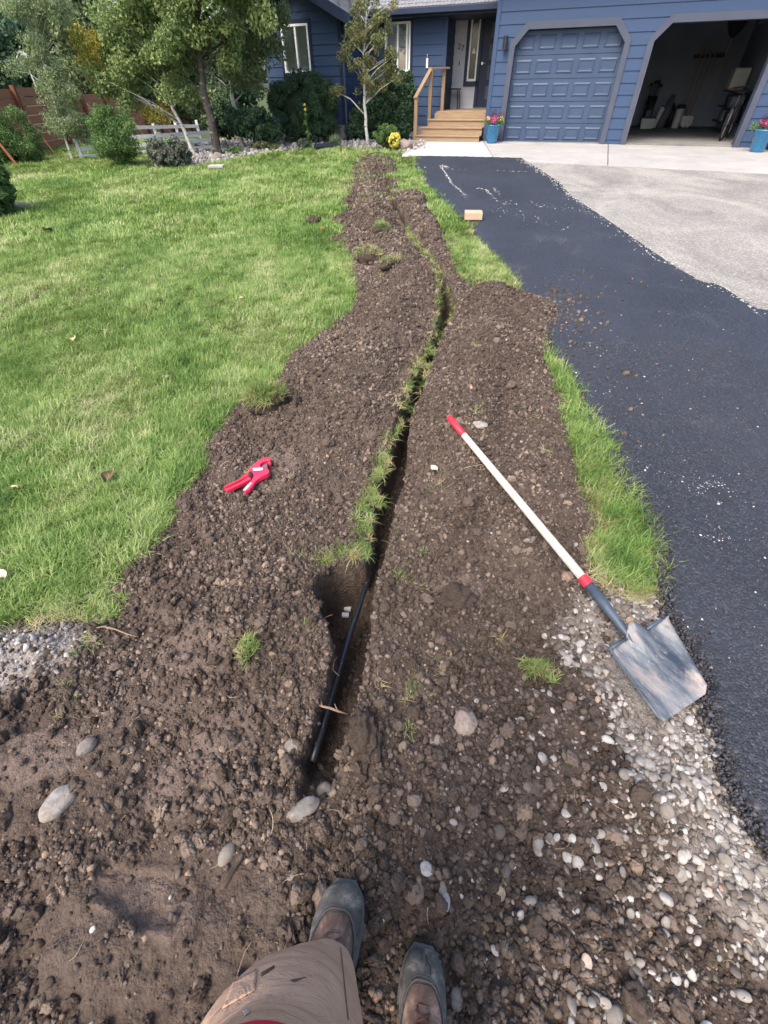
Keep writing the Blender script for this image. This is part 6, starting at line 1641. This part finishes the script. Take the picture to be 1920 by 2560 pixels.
strip_core = fringe([(1395, 930), (1440, 1010), (1480, 1100), (1530, 1180), (1570, 1280), (1610, 1370), (1630, 1440)], 150, .035) + fringe([(1050, 470), (1110, 560), (1180, 640), (1260, 730)], 90, .05)
le = fringe(lawn_edge[:-5], 26, .02) + fringe(lawn_edge[-10:-4], 40, .03)
def fr_layer(name, protos, pts, s0, s1, label, lift=0.0):
    P = np.array(pts); Z = height(P[:, 0], P[:, 1], True)
    if lift: P = P[Z[2] < -.015]; Z = height(P[:, 0], P[:, 1], True)
    T_ = Z[2]; z = np.where(T_ > -0.012, base(P[:, 0], P[:, 1]) + 0.055, Z[0])
    n = len(P)
    scatter(name, protos, np.stack([P[:, 0], P[:, 1], z - 0.004 + lift - (.01 if lift else 0)], 1), yaw_rot(n, .55 if lift else .3), RNG.uniform(s0, s1, n), RNG.random(n), label, 'grass')
dry_e = fringe([(1640, 1380), (1650, 1440), (1610, 1485), (1540, 1480), (1490, 1440)], 110, .025) + fringe([(60, 1565), (140, 1555), (210, 1545), (280, 1548)], 60, .02) + fringe([(1440, 1080), (1475, 1150), (1500, 1240), (1505, 1330), (1500, 1440)], 150, .04) + fringe([(1210, 640), (1280, 700), (1300, 745)], 60, .03) + fringe([(1175, 575), (1215, 630)], 40, .03) + fringe([(1150, 548), (1120, 540)], 40, .03)
fr_layer('trench_edge_grass', edge_g, [p for i, p in enumerate(fr) if i % 2] + frg, .35, .75, 'green grass fringe hanging over the trench edges')
fr_layer('verge_grass', edge_g, [p_ for i_, p_ in enumerate(strip_core) if i_ % 2], .5, 1.05, 'tall grass strip between the soil and the asphalt')
fr_layer('lawn_edge_grass', edge_g, le, .35, .8, 'long grass leaning over the spoil along the lawn edge')
fr_layer('dead_grass', edge_d, [p for i, p in enumerate(fr) if i % 2 == 0] + dry_e, .45, .95, 'pale dead grass along the sod edges')

# --- soil clods
clods = [rough_ball('clod', M_CLOD, 2, 1.15, 2.1, (1, .8 + .12 * (s % 3), .7), s, facet=.35) for s in range(9)]
bigcl = [rough_ball('clod', M_CLOD, 4, 1.0, 2.6, (1, .75 + .12 * (s % 3), .65), 10 + s, facet=.4) for s in range(7)]
def soil_cloud(x0, x1, y0, y1, dens, smin=0.02):
    X, Y = cloud(x0, x1, y0, y1, dens, 250)
    z, S, T_, C_ = height(X, Y, True)
    k = (S > -0.03) & (poly_sd(X, Y, BLADE_AREA) < 0.0) & ((C_ < 0.5) | (RNG.random(len(X)) < 0.45)) & ~((T_ > -.02) & (Y > 4.5))
    k &= RNG.random(len(X)) > 0.75 * (T_ > 0.0)
    # fine trodden earth at the lower left corner
    fx, fy = G(420, 2330); q = np.hypot((X - fx) / .30, (Y - fy) / .16)
    k &= ~((q < 1) & (RNG.random(len(X)) < 0.88))
    fx, fy = G(100, 1930); q = np.hypot((X - fx) / .30, (Y - fy) / .17)
    k &= ~((q < 1) & (RNG.random(len(X)) < 0.7))
    X, Y, z = X[k], Y[k], z[k]
    k2 = RNG.random(len(X)) > .86 * gravmask(X, Y) + .8 * gravleft(X, Y) + .45 * np.clip((X - .35) / .6, 0, 1) * (Y < .7)
    X, Y, z = X[k2], Y[k2], z[k2]
    pile = fbm(X, Y, 5, 3) > -0.06
    kk = pile | (RNG.random(len(X)) < 0.55)
    return X[kk], Y[kk], z[kk]
parts = []
for (x0, x1, y0, y1, dens, smed, sig) in [(-2.4, 2.0, -.45, 1.3, 11000, .0047, .52), (-1.9, 1.6, 1.3, 2.8, 10500, .0048, .50), (-1.2, 1.7, 2.8, 5.5, 5200, .0066, .48), (-1.2, 1.6, 5.5, 9, 1700, .0125, .42), (-1.2, 1.5, 9, 12.8, 700, .018, .40)]:
    X, Y, z = soil_cloud(x0, x1, y0, y1, dens)
    parts.append((X, Y, z, smed * np.exp(RNG.normal(0, sig, len(X)))))
X = np.concatenate([p[0] for p in parts]); Y = np.concatenate([p[1] for p in parts]); z = np.concatenate([p[2] for p in parts]); s = np.concatenate([p[3] for p in parts])
s = np.minimum(s, .012 + .0022 * np.maximum(Y, 0))
scatter('soil_clods', clods, np.stack([X, Y, z + s * 0.25], 1), free_rot(len(X)), s, RNG.random(len(X)), 'loose brown crumbs of soil over the dug strip', 'soil')
X, Y, z = soil_cloud(-2.2, 1.8, -.4, 3.2, 700)
s = .0108 * np.exp(RNG.normal(0, .42, len(X)))
big = (Y < 1.3) * 1.0
keep = RNG.random(len(X)) < 0.35 + 0.65 * big
X, Y, z, s = X[keep], Y[keep], z[keep], s[keep]
scatter('soil_lumps', bigcl, np.stack([X, Y, z + s * 0.25], 1), free_rot(len(X)), np.minimum(s, .034), RNG.random(len(X)) ** 1.2, 'bigger lumps of soil thrown up beside the trench', 'soil')
X, Y, z = soil_cloud(-2.0, 1.8, -.4, .75, 620)
s = np.minimum(.0125 * np.exp(RNG.normal(0, .38, len(X))), .030)
scatter('earth_clumps', bigcl, np.stack([X, Y, z + s * 0.2], 1), free_rot(len(X)), s, RNG.random(len(X)), 'broken fist-sized and walnut-sized clumps of earth around the boots', 'soil')
# thin grass still standing in the far spoil
X, Y = cloud(-1.4, 1.4, 7.0, 13.2, 60, 250); z, S_, T_, C_ = height(X, Y, True)
k = (S_ > 0) & (RNG.random(len(X)) < sstep(6.5, 10.5, Y) * (.35 + 1.2 * np.clip(fbm(X, Y, 2.5, 1) + .15, 0, 1))) & (poly_sd(X, Y, ASPH) < 0)
scatter('sparse_far_grass', tufts_far, np.stack([X[k], Y[k], z[k] - .01], 1), yaw_rot(int(k.sum()), .2), RNG.uniform(.5, 1, int(k.sum())), RNG.random(int(k.sum())), 'thin patchy grass left standing in the far spoil', 'grass')
# soil thrown on to the asphalt
P = []
for _ in range(420):
    cx, cy = G(1390 + RNG.normal(0, 60), 790 + RNG.normal(0, 42)); P.append((cx, cy))
for _ in range(70):
    P.append(G(1420 + RNG.random() * 250, 640 + RNG.random() * 500))
P = np.array(P); s = .009 * np.exp(RNG.normal(0, .4, len(P)))
scatter('spilled_soil', clods, np.stack([P[:, 0], P[:, 1], base(P[:, 0], P[:, 1]) + 0.036], 1), free_rot(len(P)), s, RNG.random(len(P)), 'crumbs of soil spilled on the asphalt', 'soil')

# --- pebbles
pebs = [rough_ball('pebble', M_PEB, 3, 0.22, 0.9, (1, .62 + .14 * (s % 3), .42 + .1 * (s % 2)), 20 + s) for s in range(6)]
stones = [rough_ball('stone_chip', M_PEBG, 2, 0.35, 1.0, (1, .8, .6), 30 + s, facet=0.9, smooth=False) for s in range(5)]
X, Y = cloud(.3, 1.9, -.5, 1.5, 8500, 250)
m = gravmask(X, Y) * (poly_sd(X, Y, ASPH) < 0.0) * (poly_sd(X, Y, BLADE_AREA) < 0.0)
k = RNG.random(len(X)) < m * (0.45 + 0.55 * (fbm(X, Y, 7, 2) > -0.08))
X, Y = X[k], Y[k]; z = height(X, Y); s = .0074 * np.exp(RNG.normal(0, .42, len(X)))
X2, Y2 = cloud(-.15, 1.9, -.5, .75, 4000, 250)
rt_ = sstep(-.05, .75, X2) * sstep(.75, .25, Y2) * (0.35 + 1.3 * np.clip(fbm(X2, Y2, 4, 5) + .2, 0, 1)) * (poly_sd(X2, Y2, ASPH) < 0.0)
k = RNG.random(len(X2)) < rt_; X2, Y2 = X2[k], Y2[k]; z2 = height(X2, Y2); s2 = .0066 * np.exp(RNG.normal(0, .48, len(X2)))
X3, Y3 = cloud(-1.9, 1.2, -.4, 3.5, 26, 250); z3, S3, T3, C3 = height(X3, Y3, True); k = S3 > 0.02; X3, Y3, z3 = X3[k], Y3[k], z3[k]; s3 = .0062 * np.exp(RNG.normal(0, .35, len(X3)))
X = np.r_[X, X2, X3]; Y = np.r_[Y, Y2, Y3]; z = np.r_[z, z2, z3]; s = np.r_[s, s2, s3]; s = np.minimum(s, .021)
scatter('gravel_pebbles', pebs, np.stack([X, Y, z + s * .3], 1), yaw_rot(len(X), .45), s, RNG.random(len(X)), 'rounded pale pebbles between the soil and the asphalt', 'gravel')
X, Y = cloud(-2.2, -.9, .4, 1.1, 5000, 300)
k = RNG.random(len(X)) < gravleft(X, Y) * 0.75; X, Y = X[k], Y[k]; z = height(X, Y); s = .0068 * np.exp(RNG.normal(0, .4, len(X)))
scatter('crushed_stone', stones, np.stack([X, Y, z + s * .2], 1), free_rot(len(X)), s, RNG.random(len(X)), 'grey crushed stone where the lawn corner ends', 'gravel')
# black crumbs along the ragged asphalt edge
crumbs = [rough_ball('crumb', M_BLACK_AGG, 2, 0.5, 1.2, (1, .85, .7), 40 + s, facet=.6) for s in range(4)]
P = fringe(asph_left[13:], 1500, .020, .02); P = np.array(P); P = P + np.array([0.012, 0])
s = np.where(RNG.random(len(P)) < 0.12, .008, .0045) * np.exp(RNG.normal(0, .35, len(P)))
s = s * np.where(P[:, 1] > 2, .6, 1.0)
scatter('asphalt_crumbs', crumbs, np.stack([P[:, 0], P[:, 1], base(P[:, 0], P[:, 1]) + 0.018 + RNG.random(len(P)) * .012], 1), free_rot(len(P)), s, RNG.random(len(P)), 'black asphalt crumbs along the ragged edge of the path', 'asphalt crumbs')
# loose aggregate lying in the path's surface
X, Y = cloud(.9, 2.6, -.4, 3.2, 5200, 200); k = poly_sd(X, Y, ASPH) > 0.02; X, Y = X[k], Y[k]
s = .0034 * np.exp(RNG.normal(0, .3, len(X)))
scatter('asphalt_aggregate', crumbs, np.stack([X, Y, base(X, Y) + 0.0315 + fbm(X, Y, 1.1, 3) * 0.02], 1), free_rot(len(X)), s, RNG.random(len(X)), 'coarse black aggregate of the near path surface', 'asphalt grit')
# pale grit: chalky lines and scuffs on the path
flk = [rough_ball('grit', M_FLECK, 2, 0.5, 1.2, (1, .8, .35), 60 + s) for s in range(3)]
P = []
def line(pts, per_m, w):
    global P; P += fringe(pts, per_m, w, .03)
line([(1100, 415), (1112, 430), (1130, 460), (1160, 485), (1165, 498)], 60, .012)
line([(1040, 418), (1160, 425), (1320, 430)], 22, .006); line([(1105, 413), (1118, 420)], 160, .03)
line([(1190, 470), (1215, 475), (1240, 500), (1265, 512)], 60, .015); line([(1235, 470), (1270, 510)], 60, .02)
line([(1230, 500), (1460, 525)], 40, .09); line([(1240, 520), (1420, 570)], 30, .12)
line([(1560, 575), (1605, 620), (1640, 650), (1700, 668), (1790, 700), (1900, 790)], 60, .007)
line([(x_ - 4, y_) for x_, y_ in asph_right], 60, .045); line([(x_, y_) for x_, y_ in asph_right], 40, .10)
for (x, y, n, w) in [(1760, 1230, 60, .06), (1770, 1350, 30, .05), (1790, 1600, 55, .05), (1560, 1180, 12, .1), (1690, 1330, 14, .08), (1500, 880, 22, .12), (1530, 1000, 22, .1), (1660, 960, 12, .2)]:
    c = G(x, y); P += [(c[0] + RNG.normal(0, w), c[1] + RNG.normal(0, w * .7)) for _ in range(n)]
for _ in range(260):
    P.append(G(1300 + RNG.random() * 620, 600 + RNG.random() ** .7 * 1100))
P = np.array(P); P = P[poly_sd(P[:, 0], P[:, 1], ASPH) > 0.03]
s = np.clip(.0032 * np.exp(RNG.normal(0, .4, len(P))) * (0.6 + P[:, 1] / 5), .002, .013)
scatter('pale_grit', flk, np.stack([P[:, 0], P[:, 1], base(P[:, 0], P[:, 1]) + 0.0335], 1), yaw_rot(len(P), .1), s, RNG.random(len(P)), 'pale grit and chalky crumbs scattered on the asphalt', 'grit')
# straw, roots and torn grass in the soil
def straw_proto(seed):
    rr = random.Random(seed); mb = MB(); p = Vector((0, 0, 0)); d = Vector((1, 0, .1)); pts = []
    c = rr.uniform(-.5, .5)
    for i in range(6):
        pts.append(p.copy()); d = (d + Vector((rr.uniform(-.2, .2), c + rr.uniform(-.2, .2), rr.uniform(-.12, .12)))).normalized(); p = p + d * 0.2
    mb.tube(pts, [.007, .010, .010, .009, .007, .003], 4); return mb.build('straw', M_STRAW)
straws = [straw_proto(s) for s in range(7)]
X, Y = cloud(-1.9, 1.5, -.3, 8, 170, 200)
k = RNG.random(len(X)) < np.where(Y < 3, .62, .85); X, Y = X[k], Y[k]
z, S, T_, C_ = height(X, Y, True); k = (S > -.02) & (RNG.random(len(X)) < .35 + .9 * np.clip(fbm(X, Y, 2.2, 1) + .3, 0, 1)); X, Y, z = X[k], Y[k], z[k]
scatter('straw_bits', straws, np.stack([X, Y, z + .010], 1), np.stack([RNG.normal(0, .5, len(X)), RNG.normal(0, .25, len(X)), RNG.uniform(0, 2 * PI, len(X))], 1), .032 * np.exp(RNG.normal(0, .4, len(X))), RNG.random(len(X)), 'dry straw and root threads mixed in the soil', 'straw')
# torn sods and single tufts lying on the spoil
sp = [(625, 1640, 5), (1030, 1700, 5), (205, 1600, 7), (170, 1740, 6), (1350, 1660, 6), (935, 1650, 4), (1185, 905, 6), (1180, 1070, 5), (1200, 1090, 3), (1345, 1045, 5), (1370, 1130, 4), (1085, 1215, 3), (1240, 1560, 3), (1010, 1430, 5), (800, 1540, 2), (740, 1370, 3),
      (1070, 1360, 2), (610, 1180, 3), (925, 640, 7), (945, 700, 7), (960, 600, 5), (880, 545, 4), (950, 530, 4), (1320, 1045, 3), (1100, 1640, 3), (800, 690, 0), (1010, 1820, 1), (720, 1590, 1)]
P = []; Pd = []
for i, (x, y, n) in enumerate(sp):
    c = G(x, y, .05); q = 0.02 + 0.006 * c[1]
    for j in range(n):
        (P if j % 4 == 0 else Pd).append((c[0] + RNG.normal(0, q), c[1] + RNG.normal(0, q * 1.5)))
fr_layer('torn_grass', edge_g, P, .3, .6, 'torn green grass tufts lying in the spoil', .006)
fr_layer('torn_dry_grass', edge_d, Pd, .35, .75, 'torn straw-coloured tufts lying in the spoil', .006)
X, Y = cloudpoly(BED, 230); z = height(X, Y); s = .028 * np.exp(RNG.normal(0, .4, len(X)))
scatter('bed_gravel', [rough_ball('bed_stone', M_PEBG, 2, .3, 1, (1, .8, .6), 90 + k) for k in range(3)], np.stack([X, Y, z + s * .3], 1), free_rot(len(X)), s, RNG.random(len(X)), 'pale gravel mulch of the bed along the house', 'gravel')

# ---- red board fence and its braces
F0 = Vector((-9.55, 9.0)); F1 = Vector((-8.63, 12.78)); F2 = Vector((-10.6, 36.0))
fe = empty('board_fence', (F1.x, F1.y, 0), 0, 'rust-red horizontal board fence with dark posts behind the lawn', 'fence')
def fz(x, y): return float(base(np.array(x), np.array(y)))
def fseg(a, b, h0, h1, nb=7):
    L = (b - a).length; k = max(1, int(L / 1.9))
    for i in range(k):
        t0, t1 = i / k, (i + 1) / k; p, r = a.lerp(b, t0), a.lerp(b, t1); hh = h0 + (h1 - h0) * t0
        q = MB(); z0 = min(fz(p.x, p.y), fz(r.x, r.y)) + .03
        for j in range(nb):
            z = z0 + j * hh / nb; q.beam((p.x - F1.x, p.y - F1.y, z + hh / nb / 2), (r.x - F1.x, r.y - F1.y, z + hh / nb / 2 + random.uniform(-.006, .006)), .022, hh / nb - .012)
        q.build('board_panel', M_FENCE, fe)
        q = MB(); q.box(p.x - F1.x + .02, p.x - F1.x + .11, p.y - F1.y - .05, p.y - F1.y + .04, z0 - .2, z0 + hh + .04); q.build('post', M_FENCEP, fe)
        q = MB(); q.beam((p.x - F1.x + .05, p.y - F1.y, z0 + hh * .62), (p.x - F1.x + .6, p.y - F1.y - .3, z0 - .05), .022, .032); q.build('brace', M_FENCE, fe)
fseg(F1, F0 * 2 - F1, 1.22, 1.25); fseg(F1, F2, 1.22, 1.05)
# low weathered rail fence
rf = empty('rail_fence', tuple(gpos(208, 398)), 0, 'low weathered white three-rail fence behind the small pine', 'fence')
A_ = gpos(208, 398); B_ = gpos(535, 372); A2 = A_ + (A_ - B_) * 0
hR = .42
for k, t_ in enumerate((0, .2, .4, .6, .8, 1.0)):
    p = A_.lerp(B_, t_) - A_; q = MB(); q.box(p.x - .035, p.x + .035, p.y - .035, p.y + .035, -.1, hR + .03); q.build('post', M_RAIL, rf)
for z in (.08, .22, .37):
    q = MB(); a_ = Vector((0, 0, z)); b_ = (B_ - A_) + Vector((0, 0, z)); q.beam(a_ + Vector((-.05, -.05, 0)), b_ + Vector((.05, -.05, 0)), .03, .07); q.build('rail', M_RAIL, rf)
# second run farther back
A_ = at(336, 352, 19); B_ = at(498, 334, 21); rf2 = empty('rail_fence', (A_.x, A_.y, gz(A_.x, A_.y)), 0, 'farther white rail fence against the red boards', 'fence')
zz = gz(A_.x, A_.y)
for t_ in (0, .33, .66, 1): p = A_.lerp(B_, t_) - A_; q = MB(); q.box(p.x - .04, p.x + .04, p.y - .04, p.y + .04, -.3, .42); q.build('post', M_RAIL, rf2)
for z in (.1, .34): q = MB(); q.beam((0, -.06, z), (B_.x - A_.x, B_.y - A_.y - .06, z - .08), .03, .09); q.build('rail', M_RAIL, rf2)
# garden shed behind the fence, birdhouse on a pole
p = at(150, 300, 21); z = gz(p.x, p.y); sh = empty('shed', (p.x, p.y + 6, z - .1), math.radians(25), 'small rust-red shed with grey roof behind the fence', 'shed')
q = MB(); q.box(-.9, .9, -.7, .7, 0, 1.85); q.build('wall', M_FENCE, sh); q = MB(); q.prism([(-1.1, 1.8), (1.1, 1.8), (0, 2.35)], -.9, .9); q.build('roof', M_ROOF, sh)
q = MB(); q.box(-.3, .3, -.72, -.701, .0, 1.6); q.build('door', M_FENCEP, sh)
p = at(103, 232, 16.5); z0 = gz(p.x, p.y); bh = empty('birdhouse', (p.x, p.y, z0), 0, 'small gabled birdhouse on a thin pole beside the young tree', 'birdhouse')
zt = at(92, 165, 16.5).z - z0; q = MB(); q.tube([(0, 0, 0), (-.08, 0, zt)], .018, 8); q.build('pole', M_RAIL, bh)
q = MB(); q.prism([(-.18, zt), (-.0, zt), (-.0, zt + .16), (-.09, zt + .25), (-.18, zt + .16)], -.08, .08); q.build('box', M_BARKB, bh)
q = MB(); q.beam((-.22, 0, zt + .14), (-.09, 0, zt + .27), .22, .015); q.beam((.04, 0, zt + .14), (-.09, 0, zt + .27), .22, .015); q.build('roof', M_RAIL, bh)
